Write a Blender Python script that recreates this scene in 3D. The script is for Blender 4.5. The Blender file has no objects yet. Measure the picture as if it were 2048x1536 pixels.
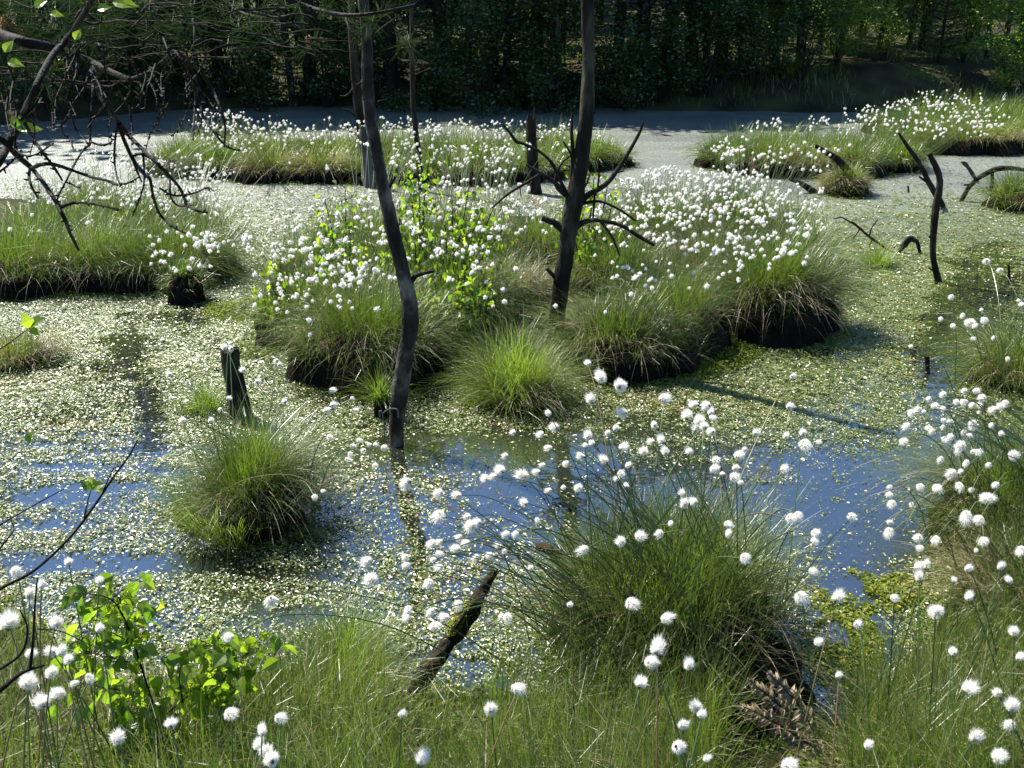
import bpy, math, random
import numpy as np
rng = np.random.default_rng(7)
random.seed(7)
scene = bpy.context.scene
COL = scene.collection
PI = math.pi

# ------------------------------------------------------------------ camera model
H, PITCH, F = 2.0, math.radians(21.0), 2000.0
CP, SP = math.cos(PITCH), math.sin(PITCH)
def ray(px, py):
    return (px-1024.0), (py-768.0)*CP + F*SP, F*CP - (py-768.0)*SP     # right, down, forward
def G(px, py, z=0.0):
    r, d, f = ray(px, py); s = (H-z)/d
    return np.array([r*s, f*s, z])
def P(px, py, Y):
    r, d, f = ray(px, py); s = Y/f
    return np.array([r*s, Y, H-d*s])
def proj(p):
    p = np.asarray(p, float); x, y, z = p[..., 0], p[..., 1], p[..., 2]-H
    yc = -(z*CP + y*SP)
    zc = y*CP - z*SP
    zc = np.where(zc < .05, .05, zc)
    return 1024+F*x/zc, 768+F*yc/zc

# ------------------------------------------------------------------ numpy helpers
def _h(ix, iy, seed):
    n = (ix.astype(np.int64)*374761393 + iy.astype(np.int64)*668265263 + seed*974634777) & 0x7fffffff
    n = ((n ^ (n >> 13))*1274126177) & 0x7fffffff
    return ((n ^ (n >> 16)) & 0xffff)/65535.0
def vn(x, y, seed=0):
    x = np.asarray(x, float); y = np.asarray(y, float)
    ix, iy = np.floor(x), np.floor(y); fx, fy = x-ix, y-iy
    fx = fx*fx*(3-2*fx); fy = fy*fy*(3-2*fy)
    a, b = _h(ix, iy, seed), _h(ix+1, iy, seed); c, d = _h(ix, iy+1, seed), _h(ix+1, iy+1, seed)
    return (a*(1-fx)+b*fx)*(1-fy)+(c*(1-fx)+d*fx)*fy
def fbm(x, y, seed=0, o=4):
    v, a, t = 0, .5, 0
    for i in range(o):
        v = v+a*vn(x, y, seed+i*17); t += a; a *= .5; x = np.asarray(x)*2.03; y = np.asarray(y)*2.03
    return v/t
def sdist(poly, x, y):
    """signed distance to polygon, positive inside"""
    poly = np.asarray(poly); n = len(poly); d = np.full(np.shape(x), 1e9); ins = np.zeros(np.shape(x), bool)
    for i in range(n):
        a, b = poly[i], poly[(i+1) % n]; e = b-a
        t = np.clip(((x-a[0])*e[0]+(y-a[1])*e[1])/(e@e+1e-12), 0, 1)
        d = np.minimum(d, np.hypot(x-a[0]-t*e[0], y-a[1]-t*e[1]))
        c = ((a[1] > y) != (b[1] > y)) & (x < (b[0]-a[0])*(y-a[1])/(b[1]-a[1]+1e-12)+a[0])
        ins ^= c
    return np.where(ins, d, -d)

class MB:
    """collects faces of mixed size with material slots and a per-vertex 'rnd' value"""
    def __init__(s): s.v, s.f, s.m, s.r, s.n = [], [], [], [], 0
    def add(s, v, f, rnd=.5, mat=0):
        v = np.asarray(v, float).reshape(-1, 3); f = np.asarray(f)
        s.v.append(v); s.f.append(f+s.n); s.m.append(np.full(len(f), mat, np.int32))
        s.r.append(np.broadcast_to(np.asarray(rnd, float), (len(v),)).copy()); s.n += len(v)
    def mesh(s, name, mats, smooth=False, origin=None):
        me = bpy.data.meshes.new(name)
        v = np.concatenate(s.v) if s.v else np.zeros((0, 3))
        if origin is not None: v = v-np.asarray(origin)
        sizes = np.concatenate([np.full(len(f), f.shape[1]) for f in s.f])
        loops = np.concatenate([f.ravel() for f in s.f]).astype(np.int32)
        starts = np.concatenate([[0], np.cumsum(sizes)[:-1]]).astype(np.int32)
        me.vertices.add(len(v)); me.vertices.foreach_set('co', v.astype(np.float32).ravel())
        me.loops.add(len(loops)); me.loops.foreach_set('vertex_index', loops)
        me.polygons.add(len(sizes)); me.polygons.foreach_set('loop_start', starts)
        me.polygons.foreach_set('loop_total', sizes.astype(np.int32))
        me.polygons.foreach_set('material_index', np.concatenate(s.m))
        me.polygons.foreach_set('use_smooth', np.full(len(sizes), smooth))
        a = me.attributes.new('rnd', 'FLOAT', 'POINT'); a.data.foreach_set('value', np.concatenate(s.r).astype(np.float32))
        for m in mats: me.materials.append(m)
        me.update(calc_edges=True); me.validate()
        return me
    def obj(s, name, mats, parent=None, smooth=False, origin=None):
        if not isinstance(mats, (list, tuple)): mats = [mats]
        o = bpy.data.objects.new(name, s.mesh(name, mats, smooth, origin)); COL.objects.link(o)
        if parent is not None: o.parent = parent
        elif origin is not None: o.location = origin
        return o

def tag(o, label=None, cat=None, group=None, kind=None):
    if label: o['label'] = label
    if cat: o['category'] = cat
    if group: o['group'] = group
    if kind: o['kind'] = kind
    return o
def thing(name, loc, label, cat, group=None):
    o = bpy.data.objects.new(name, None); COL.objects.link(o); o.location = loc; o.empty_display_size = .1
    return tag(o, label, cat, group)

def catmull(pts, n):
    p = np.asarray(pts, float); m = len(p)
    if m < 3:
        t = np.linspace(0, 1, n*(m-1)+1)[:, None]; return p[0]*(1-t)+p[-1]*t
    q = np.vstack([2*p[0]-p[1], p, 2*p[-1]-p[-2]]); out = []
    for i in range(m-1):
        a, b, c, d = q[i], q[i+1], q[i+2], q[i+3]
        for k in range(n):
            t = k/n
            out.append(.5*((2*b)+(c-a)*t+(2*a-5*b+4*c-d)*t*t+(3*b-a-3*c+d)*t**3))
    out.append(p[-1]); return np.array(out)
def tube(mb, pts, rad, sides=8, sub=5, rough=.0, rnd=.5, mat=0, jag=0.0, seed=0):
    """tapered, slightly knobbly limb through pts with one radius per point; jag = splintered end"""
    p = np.column_stack([np.asarray(pts, float), np.asarray(rad, float)])
    c = catmull(p, sub); n = len(c); r = np.abs(c[:, 3])+1e-5; c = c[:, :3]
    tan = np.gradient(c, axis=0); tan /= np.linalg.norm(tan, axis=1)[:, None]+1e-9
    ref = np.array([0, 1., 0]) if abs(tan[0][1]) < .8 else np.array([1., 0, 0])
    V = []
    g = np.random.default_rng(seed+int(abs(c[0][0])*1000))
    ph = g.random()*6
    u = np.cross(tan[0], ref); u /= np.linalg.norm(u)
    for i in range(n):
        u = u-tan[i]*(u@tan[i]); u /= np.linalg.norm(u)+1e-9; w = np.cross(tan[i], u)
        a = np.linspace(0, 2*PI, sides, endpoint=False)
        rr = r[i]*(1+rough*(np.sin(a*2+ph+i*.35)*.5+np.sin(a*3-ph*2+i*.8)*.35+(g.random(sides)-.5)*.9))
        ring = c[i]+np.outer(np.cos(a)*rr, u)+np.outer(np.sin(a)*rr, w)
        if i == n-1 and jag > 0: ring = ring+tan[i]*(g.random(sides)*jag*r[i])[:, None]
        V.append(ring)
    V = np.concatenate(V); i = np.arange(n-1)[:, None]*sides; k = np.arange(sides)[None, :]; k2 = (k+1) % sides
    Q = np.stack([i+k, i+k2, i+sides+k2, i+sides+k], -1).reshape(-1, 4)
    mb.add(V, Q, rnd, mat)
    end = np.vstack([V[-sides:], c[-1]-tan[-1]*r[-1]*(.6 if jag > 0 else -.3)])
    mb.add(end, np.array([[k, (k+1) % sides, sides] for k in range(sides)]), rnd, mat)

def blades(mb, root, az, th0, th1, L, w, rnd, seg=4, mat=0, twist=None, curve=1.2):
    """N ribbon blades: az azimuth, th0/th1 angle from vertical at root and tip"""
    N = len(root); t = np.linspace(0, 1, seg+1)
    pts = np.zeros((N, seg+1, 3)); pts[:, 0] = root
    for i in range(seg):
        tm = ((t[i]+t[i+1])/2)**curve; th = th0+(th1-th0)*tm; ds = L/seg
        d = np.stack([np.sin(th)*np.cos(az), np.sin(th)*np.sin(az), np.cos(th)], -1)
        pts[:, i+1] = pts[:, i]+d*ds[:, None]
    if twist is None: twist = rng.uniform(-PI, PI, N)
    side = np.stack([-np.sin(az)*np.cos(twist)+np.cos(az)*np.sin(twist)*.6, np.cos(az)*np.cos(twist)+np.sin(az)*np.sin(twist)*.6, .5*np.sin(twist)], -1)
    wd = (1-t**2)*.9+.1
    A = pts-side[:, None, :]*(w[:, None]*wd[None, :]*.5)[..., None]
    B = pts+side[:, None, :]*(w[:, None]*wd[None, :]*.5)[..., None]
    V = np.stack([A, B], 2).reshape(-1, 3)
    b = (np.arange(N)*(seg+1)*2)[:, None]+np.arange(seg)[None, :]*2
    Q = np.stack([b, b+1, b+3, b+2], -1).reshape(-1, 4)
    mb.add(V, Q, np.repeat(rnd, (seg+1)*2), mat)

# ------------------------------------------------------------------ materials
def mat(name):
    m = bpy.data.materials.new(name); m.use_nodes = True; nt = m.node_tree
    for n in list(nt.nodes): nt.nodes.remove(n)
    out = nt.nodes.new('ShaderNodeOutputMaterial')
    return m, nt, out
def nd(nt, t, **k):
    n = nt.nodes.new(t)
    for a, v in k.items():
        if a in n.inputs.keys(): n.inputs[a].default_value = v
        else: setattr(n, a, v)
    return n
def ramp(nt, fac, stops):
    r = nt.nodes.new('ShaderNodeValToRGB'); e = r.color_ramp.elements
    while len(e) < len(stops): e.new(.5)
    for x, (p, c) in zip(e, stops): x.position = p; x.color = (*c, 1)
    nt.links.new(fac, r.inputs[0]); return r.outputs[0]
def leafy(name, stops, trans=.45, rough=.4, spec=.4, tcol=1.5, noise=0):
    m, nt, out = mat(name); L = nt.links
    at = nd(nt, 'ShaderNodeAttribute', attribute_name='rnd'); c = ramp(nt, at.outputs['Fac'], stops)
    p = nd(nt, 'ShaderNodeBsdfPrincipled'); p.inputs['Roughness'].default_value = rough
    p.inputs['Specular IOR Level'].default_value = spec
    if spec >= 1: p.inputs['IOR'].default_value = 1.55
    L.new(c, p.inputs['Base Color'])
    t = nd(nt, 'ShaderNodeBsdfTranslucent')
    mx = nd(nt, 'ShaderNodeMix', data_type='RGBA', blend_type='MULTIPLY'); mx.inputs['Factor'].default_value = 1
    L.new(c, mx.inputs['A']); mx.inputs['B'].default_value = (tcol, tcol*1.05, tcol*.55, 1)
    L.new(mx.outputs['Result'], t.inputs['Color'])
    s = nd(nt, 'ShaderNodeMixShader'); s.inputs[0].default_value = trans
    L.new(p.outputs[0], s.inputs[1]); L.new(t.outputs[0], s.inputs[2]); L.new(s.outputs[0], out.inputs[0])
    return m
def solid(name, c1, c2, scale=6, rough=.85, bump=.3, detail=6, stretch=(1, 1, 1), spec=.10, c3=None):
    m, nt, out = mat(name); L = nt.links
    tc = nd(nt, 'ShaderNodeTexCoord'); mp = nd(nt, 'ShaderNodeMapping'); mp.inputs['Scale'].default_value = stretch
    L.new(tc.outputs['Object'], mp.inputs['Vector'])
    n = nd(nt, 'ShaderNodeTexNoise'); n.inputs['Scale'].default_value = scale; n.inputs['Detail'].default_value = detail
    L.new(mp.outputs[0], n.inputs['Vector'])
    st = [(.35, c1), (.65, c2)] if c3 is None else [(.32, c1), (.5, c2), (.66, c3)]
    c = ramp(nt, n.outputs['Fac'], st)
    p = nd(nt, 'ShaderNodeBsdfPrincipled'); p.inputs['Roughness'].default_value = rough; p.inputs['Specular IOR Level'].default_value = spec
    L.new(c, p.inputs['Base Color'])
    b = nd(nt, 'ShaderNodeBump'); b.inputs['Strength'].default_value = bump; b.inputs['Distance'].default_value = .02
    n2 = nd(nt, 'ShaderNodeTexNoise'); n2.inputs['Scale'].default_value = scale*4; n2.inputs['Detail'].default_value = 4
    L.new(mp.outputs[0], n2.inputs['Vector']); L.new(n2.outputs['Fac'], b.inputs['Height'])
    L.new(b.outputs[0], p.inputs['Normal']); L.new(p.outputs[0], out.inputs[0])
    return m
G_OLIVE = [(0, (.030, .062, .008)), (.35, (.058, .10, .012)), (.72, (.098, .128, .024)), (.93, (.155, .155, .05)), (1, (.26, .22, .11))]
G_BRIGHT = [(0, (.05, .09, .012)), (.5, (.095, .145, .022)), (1, (.17, .20, .045))]
G_TAN = [(0, (.09, .06, .03)), (.4, (.20, .15, .08)), (.8, (.34, .27, .17)), (1, (.45, .38, .27))]
M_GRASS = leafy('sedge_green', G_OLIVE, .45, .35, .6, 1.75)
M_BRIGHT = leafy('fresh_grass', G_BRIGHT, .52, .36, .5, 2.0)
M_TAN = leafy('dead_straw', G_TAN, .25, .5, .35, 1.1)
M_STEM = leafy('rush_stem', [(0, (.05, .09, .03)), (.7, (.09, .13, .04)), (1, (.17, .10, .05))], .2, .35, .5)
M_BIRCHLEAF = leafy('birch_leaf', [(0, (.05, .10, .010)), (.5, (.105, .165, .014)), (1, (.18, .225, .022))], .6, .35, .6, 2.3)
M_FLEAF = leafy('forest_leaf', [(0, (.014, .038, .007)), (.6, (.030, .068, .011)), (1, (.08, .12, .016))], .48, .33, .9, 1.8)  # dim copy of the leaf: the wood's shade is put into its darker colour
M_FLEAF_LIT = leafy('lit_tone_leaf', [(0, (.055, .105, .018)), (.6, (.10, .165, .026)), (1, (.18, .235, .04))], .55, .35, .5, 2.2)  # lit copy of the forest leaf: sunlight painted in as a brighter colour
M_NEEDLE = leafy('pine_needle', [(0, (.016, .035, .012)), (.7, (.035, .06, .018)), (1, (.07, .09, .03))], .25, .6, .2, 1.2)
M_SPRUCE = leafy('spruce_needle', [(0, (.03, .055, .03)), (1, (.06, .09, .05))], .25, .45, .4, 1.3)
M_FLOAT = leafy('floating_leaf', [(0, (.04, .06, .010)), (.45, (.105, .14, .012)), (.85, (.175, .195, .020)), (.96, (.23, .19, .05)), (1, (.24, .12, .08))], .28, .43, 1.0, 1.6)
M_MOSS = leafy('sphagnum', [(0, (.06, .09, .008)), (.6, (.13, .17, .012)), (1, (.24, .23, .03))], .35, .55, .25, 1.6)
M_CONE = leafy('pollen_cone', [(0, (.35, .16, .05)), (1, (.55, .30, .10))], .3, .6, .2, 1.2)
M_BARK = solid('dead_bark', (.006, .004, .0025), (.018, .0125, .008), 14, .85, .8, 8, (1, 1, .3), c3=(.040, .030, .021))
M_GREYWOOD = solid('grey_wood', (.035, .034, .032), (.10, .098, .09), 8, .8, .6, 8, (1, 1, .15))
M_LICHEN = solid('lichen_bark', (.007, .0055, .004), (.018, .014, .009), 11, .85, .8, 8, (1, 1, .35), c3=(.06, .056, .035))
M_BIRCHBARK = solid('mottled_bark', (.006, .0045, .0035), (.03, .025, .019), 12, .8, .9, 9, (1, 1, .6), c3=(.13, .115, .085))
M_PEAT = solid('peat', (.004, .003, .002), (.014, .009, .005), 8, .95, .9, 8)
M_TWIG = solid('twig_bark', (.006, .0045, .003), (.018, .013, .009), 20, .7, .4, 4)
M_PINEBARK = solid('pine_bark', (.012, .009, .007), (.04, .029, .021), 6, .9, .8, 6, (1, 1, .3))
M_ROT = solid('rotten_wood', (.03, .018, .010), (.12, .075, .035), 12, .9, .9, 8, (1, 1, .3))
M_MOSSYLOG = solid('mossy_wood', (.010, .008, .005), (.026, .020, .013), 14, .9, .9, 8, (1, 1, .5), c3=(.06, .06, .018))

def cotton_mat():
    m, nt, out = mat('cotton_fluff'); L = nt.links
    d = nd(nt, 'ShaderNodeBsdfDiffuse'); d.inputs['Color'].default_value = (.90, .87, .79, 1)
    t = nd(nt, 'ShaderNodeBsdfTranslucent'); t.inputs['Color'].default_value = (.90, .87, .80, 1)
    s = nd(nt, 'ShaderNodeMixShader'); s.inputs[0].default_value = .5
    L.new(d.outputs[0], s.inputs[1]); L.new(t.outputs[0], s.inputs[2]); L.new(s.outputs[0], out.inputs[0]); return m
M_COTTON = cotton_mat()
M_BRACT = solid('bract', (.05, .035, .025), (.12, .085, .06), 60, .8, .2)

def water_mat():
    m, nt, out = mat('bog_water'); L = nt.links
    geo = nd(nt, 'ShaderNodeNewGeometry'); pos = geo.outputs['Position']
    w = nd(nt, 'ShaderNodeBsdfPrincipled'); w.inputs['Base Color'].default_value = (.012, .013, .010, 1)
    w.inputs['Roughness'].default_value = .04; w.inputs['IOR'].default_value = 2.6
    n0 = nd(nt, 'ShaderNodeTexNoise'); n0.inputs['Scale'].default_value = 7; n0.inputs['Detail'].default_value = 3
    L.new(pos, n0.inputs['Vector'])
    b0 = nd(nt, 'ShaderNodeBump'); b0.inputs['Strength'].default_value = .10; b0.inputs['Distance'].default_value = .02
    L.new(n0.outputs['Fac'], b0.inputs['Height']); L.new(b0.outputs[0], w.inputs['Normal'])
    # carpet of tiny floating leaves further out
    k = nd(nt, 'ShaderNodeBsdfPrincipled'); k.inputs['Roughness'].default_value = .44; k.inputs['Specular IOR Level'].default_value = 1.0
    v = nd(nt, 'ShaderNodeTexVoronoi'); v.inputs['Scale'].default_value = 42; L.new(pos, v.inputs['Vector'])
    mp = nd(nt, 'ShaderNodeMapping'); mp.inputs['Scale'].default_value = (.35, 1.0, 1); L.new(pos, mp.inputs['Vector'])
    big = nd(nt, 'ShaderNodeTexNoise'); big.inputs['Scale'].default_value = 1.1; big.inputs['Detail'].default_value = 5
    L.new(mp.outputs[0], big.inputs['Vector'])
    c1 = ramp(nt, big.outputs['Fac'], [(.3, (.060, .068, .060)), (.5, (.100, .110, .092)), (.7, (.135, .142, .105))])
    c2 = ramp(nt, big.outputs['Fac'], [(.3, (.040, .055, .012)), (.5, (.080, .098, .018)), (.7, (.12, .135, .03))])
    sx = nd(nt, 'ShaderNodeSeparateXYZ'); L.new(pos, sx.inputs[0]); yr = nd(nt, 'ShaderNodeMapRange'); yr.inputs['From Min'].default_value = 7.0; yr.inputs['From Max'].default_value = 11.5; L.new(sx.outputs['Y'], yr.inputs['Value'])
    cm = nd(nt, 'ShaderNodeMix', data_type='RGBA'); L.new(yr.outputs[0], cm.inputs['Factor']); L.new(c2, cm.inputs['A']); L.new(c1, cm.inputs['B']); c = cm.outputs['Result']
    hs = nd(nt, 'ShaderNodeMix', data_type='RGBA', blend_type='MULTIPLY'); hs.inputs['Factor'].default_value = 1
    vv = ramp(nt, v.outputs['Color'], [(.1, (.5, .52, .5)), (.9, (1.45, 1.45, 1.4))])
    L.new(c, hs.inputs['A']); L.new(vv, hs.inputs['B']); L.new(hs.outputs['Result'], k.inputs['Base Color'])
    bm = nd(nt, 'ShaderNodeBump'); bm.inputs['Strength'].default_value = .8; bm.inputs['Distance'].default_value = .02
    n3 = nd(nt, 'ShaderNodeTexNoise'); n3.inputs['Scale'].default_value = 45; n3.inputs['Detail'].default_value = 3; L.new(pos, n3.inputs['Vector'])
    L.new(n3.outputs['Fac'], bm.inputs['Height']); L.new(bm.outputs[0], k.inputs['Normal'])
    at = nd(nt, 'ShaderNodeAttribute', attribute_name='rnd')
    # rnd on the sheet = how closed the carpet is; broken up by noise
    n4 = nd(nt, 'ShaderNodeTexNoise'); n4.inputs['Scale'].default_value = 30; n4.inputs['Detail'].default_value = 2; L.new(pos, n4.inputs['Vector'])
    ad = nd(nt, 'ShaderNodeMath', operation='ADD'); L.new(at.outputs['Fac'], ad.inputs[0]); L.new(n4.outputs['Fac'], ad.inputs[1])
    st = nd(nt, 'ShaderNodeMapRange'); st.inputs['From Min'].default_value = .96; st.inputs['From Max'].default_value = 1.04
    L.new(ad.outputs[0], st.inputs['Value'])
    s = nd(nt, 'ShaderNodeMixShader'); L.new(st.outputs[0], s.inputs[0]); L.new(w.outputs[0], s.inputs[1]); L.new(k.outputs[0], s.inputs[2])
    L.new(s.outputs[0], out.inputs[0]); return m
M_WATER = water_mat()
def ground_mat():
    m, nt, out = mat('bog_ground'); L = nt.links
    geo = nd(nt, 'ShaderNodeNewGeometry'); pos = geo.outputs['Position']
    n = nd(nt, 'ShaderNodeTexNoise'); n.inputs['Scale'].default_value = 1.3; n.inputs['Detail'].default_value = 8; L.new(pos, n.inputs['Vector'])
    c = ramp(nt, n.outputs['Fac'], [(.35, (.016, .012, .008)), (.47, (.03, .028, .010)), (.56, (.045, .04, .017)), (.66, (.045, .06, .012))])
    p = nd(nt, 'ShaderNodeBsdfPrincipled'); p.inputs['Roughness'].default_value = .95; p.inputs['Specular IOR Level'].default_value = .15
    L.new(c, p.inputs['Base Color'])
    n2 = nd(nt, 'ShaderNodeTexNoise'); n2.inputs['Scale'].default_value = 35; n2.inputs['Detail'].default_value = 6; L.new(pos, n2.inputs['Vector'])
    b = nd(nt, 'ShaderNodeBump'); b.inputs['Strength'].default_value = .9; b.inputs['Distance'].default_value = .03
    L.new(n2.outputs['Fac'], b.inputs['Height']); L.new(b.outputs[0], p.inputs['Normal']); L.new(p.outputs[0], out.inputs[0]); return m
M_GROUND = ground_mat()

# ------------------------------------------------------------------ terrain
def gpoly(pp, z=0.0): return np.array([G(x, y, z)[:2] for x, y in pp])
ISL_MID = gpoly([(535, 650), (590, 735), (700, 765), (930, 775), (1120, 760), (1260, 748), (1400, 715), (1560, 668), (1690, 640), (1665, 560), (1640, 505), (1560, 470), (1400, 448), (1000, 448), (740, 465), (640, 500), (560, 560)])
ISL_LEFT = gpoly([(-500, 590), (-150, 580), (40, 578), (180, 572), (240, 580), (340, 582), (430, 570), (470, 540), (455, 490), (380, 440), (240, 415), (0, 405), (-500, 405)])
ISL_FAR = gpoly([(345, 335), (380, 356), (560, 360), (850, 364), (1050, 362), (1110, 342), (1215, 332), (1190, 305), (900, 288), (600, 288), (400, 298)])
ISL_RT = gpoly([(1425, 330), (1480, 347), (1680, 350), (1810, 342), (1830, 322), (1770, 300), (1500, 296)])
ISL_RB = gpoly([(1800, 296), (1900, 297), (2060, 300), (2500, 305), (2500, 190), (1950, 190), (1820, 225), (1760, 262)])
EDGE = np.array([G(x, y, .02)[:2] for x, y in [(-700, 1180), (-200, 1220), (0, 1250), (160, 1330), (330, 1390), (600, 1360), (760, 1360), (900, 1390), (1150, 1430), (1500, 1450), (1700, 1430), (1830, 1370), (1900, 1260), (1960, 1140), (2040, 1040), (2150, 980), (2600, 800)]])
SHORE = np.array([G(x, y, 0)[:2] for x, y in [(-900, 275), (0, 250), (150, 238), (330, 222), (600, 214), (1000, 212), (1400, 222), (1750, 226), (1950, 215), (2400, 205), (3200, 200)]])
def height(x, y):
    x = np.asarray(x, float); y = np.asarray(y, float)
    h = np.full(x.shape, -.35)
    for poly, top in ((ISL_MID, .15), (ISL_LEFT, .10), (ISL_FAR, .09), (ISL_RT, .09), (ISL_RB, .16)):
        d = sdist(poly, x, y)+.25*(fbm(x*2, y*2, 3)-.5)
        h = np.maximum(h, np.clip(.01+d*.35, -.35, top*(.75+.5*fbm(x*1.7, y*1.7, 9))))
    e = np.interp(x, EDGE[:, 0], EDGE[:, 1]); d = e-y+.2*(fbm(x*3, y*3, 5)-.5)
    h = np.maximum(h, np.clip(.02+d*.30, -.35, .32)+np.where(d > 0, .08*(fbm(x*4, y*4, 6)-.5), 0))
    sY = np.interp(x, SHORE[:, 0], SHORE[:, 1]); d = y-sY+.8*(fbm(x*.7, y*.7, 8)-.5)
    b = np.where(d < 0, d*.5, np.minimum(d*.33, .55+(fbm(x*.4, x*0+2, 4)-.4)*.6)+np.clip(d-2, 0, None)*.065+.3*(fbm(x*.5, y*.5, 12)-.5)*np.clip(d*.5, 0, 1))
    b = b+np.clip(y-45, 0, 80)*.12
    h = np.maximum(h, np.clip(b, -.35, None))
    return h
def grid_axis(parts): return np.unique(np.concatenate([np.arange(a, b, s) for a, b, s in parts]))
gx = grid_axis([(-160, -24, 6), (-24, -8, .5), (-8, 8, .07), (8, 24, .5), (24, 166, 6)])
gy = grid_axis([(-30, 0, 3), (0, 13.5, .07), (13.5, 30, .3), (30, 60, 1.5), (60, 180, 8)])
def grid_mesh(mb, gx, gy, zf, rf=None):
    X, Y = np.meshgrid(gx, gy, indexing='ij'); Z = zf(X, Y)
    n, m = X.shape; i = (np.arange(n-1)[:, None]*m+np.arange(m-1)[None, :]).ravel()
    mb.add(np.stack([X, Y, Z], -1).reshape(-1, 3), np.stack([i, i+m, i+m+1, i+1], -1), rf(X, Y).ravel() if rf else .5)
mb = MB(); grid_mesh(mb, gx, gy, height); tag(mb.obj('ground', M_GROUND, smooth=True), kind='structure')

# how closed the leaf carpet is, 0..1, laid out on the ground plane
OPEN = [  # px, py, rx, ry, strength : open patches
    (1560, 1040, 330, 95, 1.0), (1000, 940, 200, 55, .55), (900, 900, 90, 40, .7), (1800, 1010, 170, 90, .8), (1930, 900, 90, 70, .9), (1915, 670, 45, 75, 1.1),
    (1700, 1200, 70, 120, .7), (1975, 575, 90, 100, .8), (1880, 700, 30, 70, .7), (230, 1128, 250, 16, 1.15), (420, 1010, 50, 14, .8), (90, 890, 90, 7, .9), (560, 1150, 110, 16, .8), (1120, 890, 130, 30, .5), (1880, 740, 40, 60, .7), (230, 905, 80, 7, 1.1), (130, 935, 90, 8, 1.1), (210, 975, 110, 11, 1.1), (60, 1000, 110, 10, 1.1), (80, 1052, 120, 9, .9), (345, 945, 50, 8, .9),
    (1050, 1110, 150, 40, .6), (700, 1110, 100, 28, .7), (300, 845, 32, 75, 1.1), (255, 700, 40, 60, .9), (380, 640, 60, 26, .8), (600, 1230, 120, 14, .8), (470, 1200, 60, 14, .6),
    (800, 880, 60, 25, .6), (780, 960, 50, 60, .45), (1000, 1000, 120, 40, .5), (120, 870, 160, 10, .6), (1230, 1000, 220, 70, .7), (860, 1070, 120, 30, .6), (640, 1000, 90, 60, .4), (1280, 850, 160, 30, .25), (1750, 1320, 60, 50, .6), (450, 900, 60, 20, .4), (1650, 920, 220, 30, .35)]
def cover(x, y):
    px, py = proj(np.stack([x, y, np.zeros_like(x)], -1))
    d = np.full(np.shape(x), .97)
    for a, b, rx, ry, s in OPEN:
        q = ((px-a)/rx)**2+((py-b)/ry)**2
        d = d-s*np.exp(-q*.9)
    d = d+.95*(fbm(x*1.6, y*4.2, 21)-.5)+.8*(fbm(x*5, y*10, 31)-.5)
    far = np.clip((y-6.0)/3.0, 0, 1)
    return np.clip(d+far*.3, 0, 1.2)
mb = MB()
wx = grid_axis([(-60, -9, 3), (-9, 9, .08), (9, 60, 3)]); wy = grid_axis([(-2, 1.5, .5), (1.5, 13, .08), (13, 34, .5)])
grid_mesh(mb, wx, wy, lambda X, Y: X*0, lambda X, Y: np.clip((Y-2.6)/4.0, .25, 1)*np.clip(cover(X, Y), 0, 1)**1.5*.78)
tag(mb.obj('water', M_WATER), kind='structure')

# ------------------------------------------------------------------ floating leaves
def leaf_quads(mb, x, y, z, size, tilt, rnd, mat=0):
    """folded little leaves, 6 corners, random tilt"""
    N = len(x); yaw = rng.uniform(0, 2*PI, N); ta = rng.uniform(0, 2*PI, N)
    nrm = np.stack([np.sin(tilt)*np.cos(ta), np.sin(tilt)*np.sin(ta), np.cos(tilt)], -1)
    u = np.stack([np.cos(yaw), np.sin(yaw), np.zeros(N)], -1); u -= nrm*np.sum(u*nrm, 1)[:, None]; u /= np.linalg.norm(u, axis=1)[:, None]
    w = np.cross(nrm, u)
    sh = np.array([(-.5, 0), (-.15, .33), (.3, .28), (.5, 0), (.3, -.28), (-.15, -.33)])
    lift = np.array([0, .12, .1, -.02, .1, .12])
    c = np.stack([x, y, z], -1)
    V = c[:, None]+(u[:, None]*sh[None, :, :1]+w[:, None]*sh[None, :, 1:]+nrm[:, None]*lift[None, :, None])*size[:, None, None]
    i = np.arange(N)[:, None]*6
    mb.add(V.reshape(-1, 3), np.concatenate([i+np.array([[0, 1, 2, 3]]), i+np.array([[0, 3, 4, 5]])]), np.repeat(rnd, 6), mat)
mb = MB()
for y0, y1, dens, sz, tl in ((2.0, 3.6, 22000, .0110, .31), (3.6, 5.2, 18000, .0115, .31), (5.2, 7.5, 12000, .0135, .29), (7.5, 9.5, 7500, .017, .27), (9.5, 13.0, 4500, .020, .25)):
    W = .62*y1+.3; n = int(dens*(2*W)*(y1-y0)); cx_ = 0
    x = rng.uniform(-W, W, n); y = rng.uniform(y0, y1, n)
    # leaves sit in little rosettes
    k = n//9; idx = rng.integers(0, k, n); x = x[idx]+rng.normal(0, .017, n); y = y[idx]+rng.normal(0, .017, n); hue = rng.normal(0, .16, k)[idx]
    keep = (rng.random(n) < 1-np.clip((y+1.6*(fbm(x*.7, y*1.5, 88)-.5)-7.2)/5.0, 0, 1)) & (rng.random(n) < np.clip(cover(x, y)*1.08, 0.20, 1)**1.8) & (height(x, y) < .02)
    x, y, hue = x[keep], y[keep], hue[keep]; n = len(x)
    leaf_quads(mb, x, y, .004+rng.random(n)*.010, sz*(.45+1.0*rng.random(n)**1.6)*np.where(rng.random(n) < .03, 1.8, 1), np.abs(rng.normal(0, tl, n)), np.clip(hue+rng.normal(.52, .18, n)+.7*(fbm(x*.9, y*2, 77)-.5), 0, 1))
tag(mb.obj('floating_leaves', M_FLOAT), kind='stuff', label='small green pond leaves floating on the bog water', cat='pond leaves')

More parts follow.
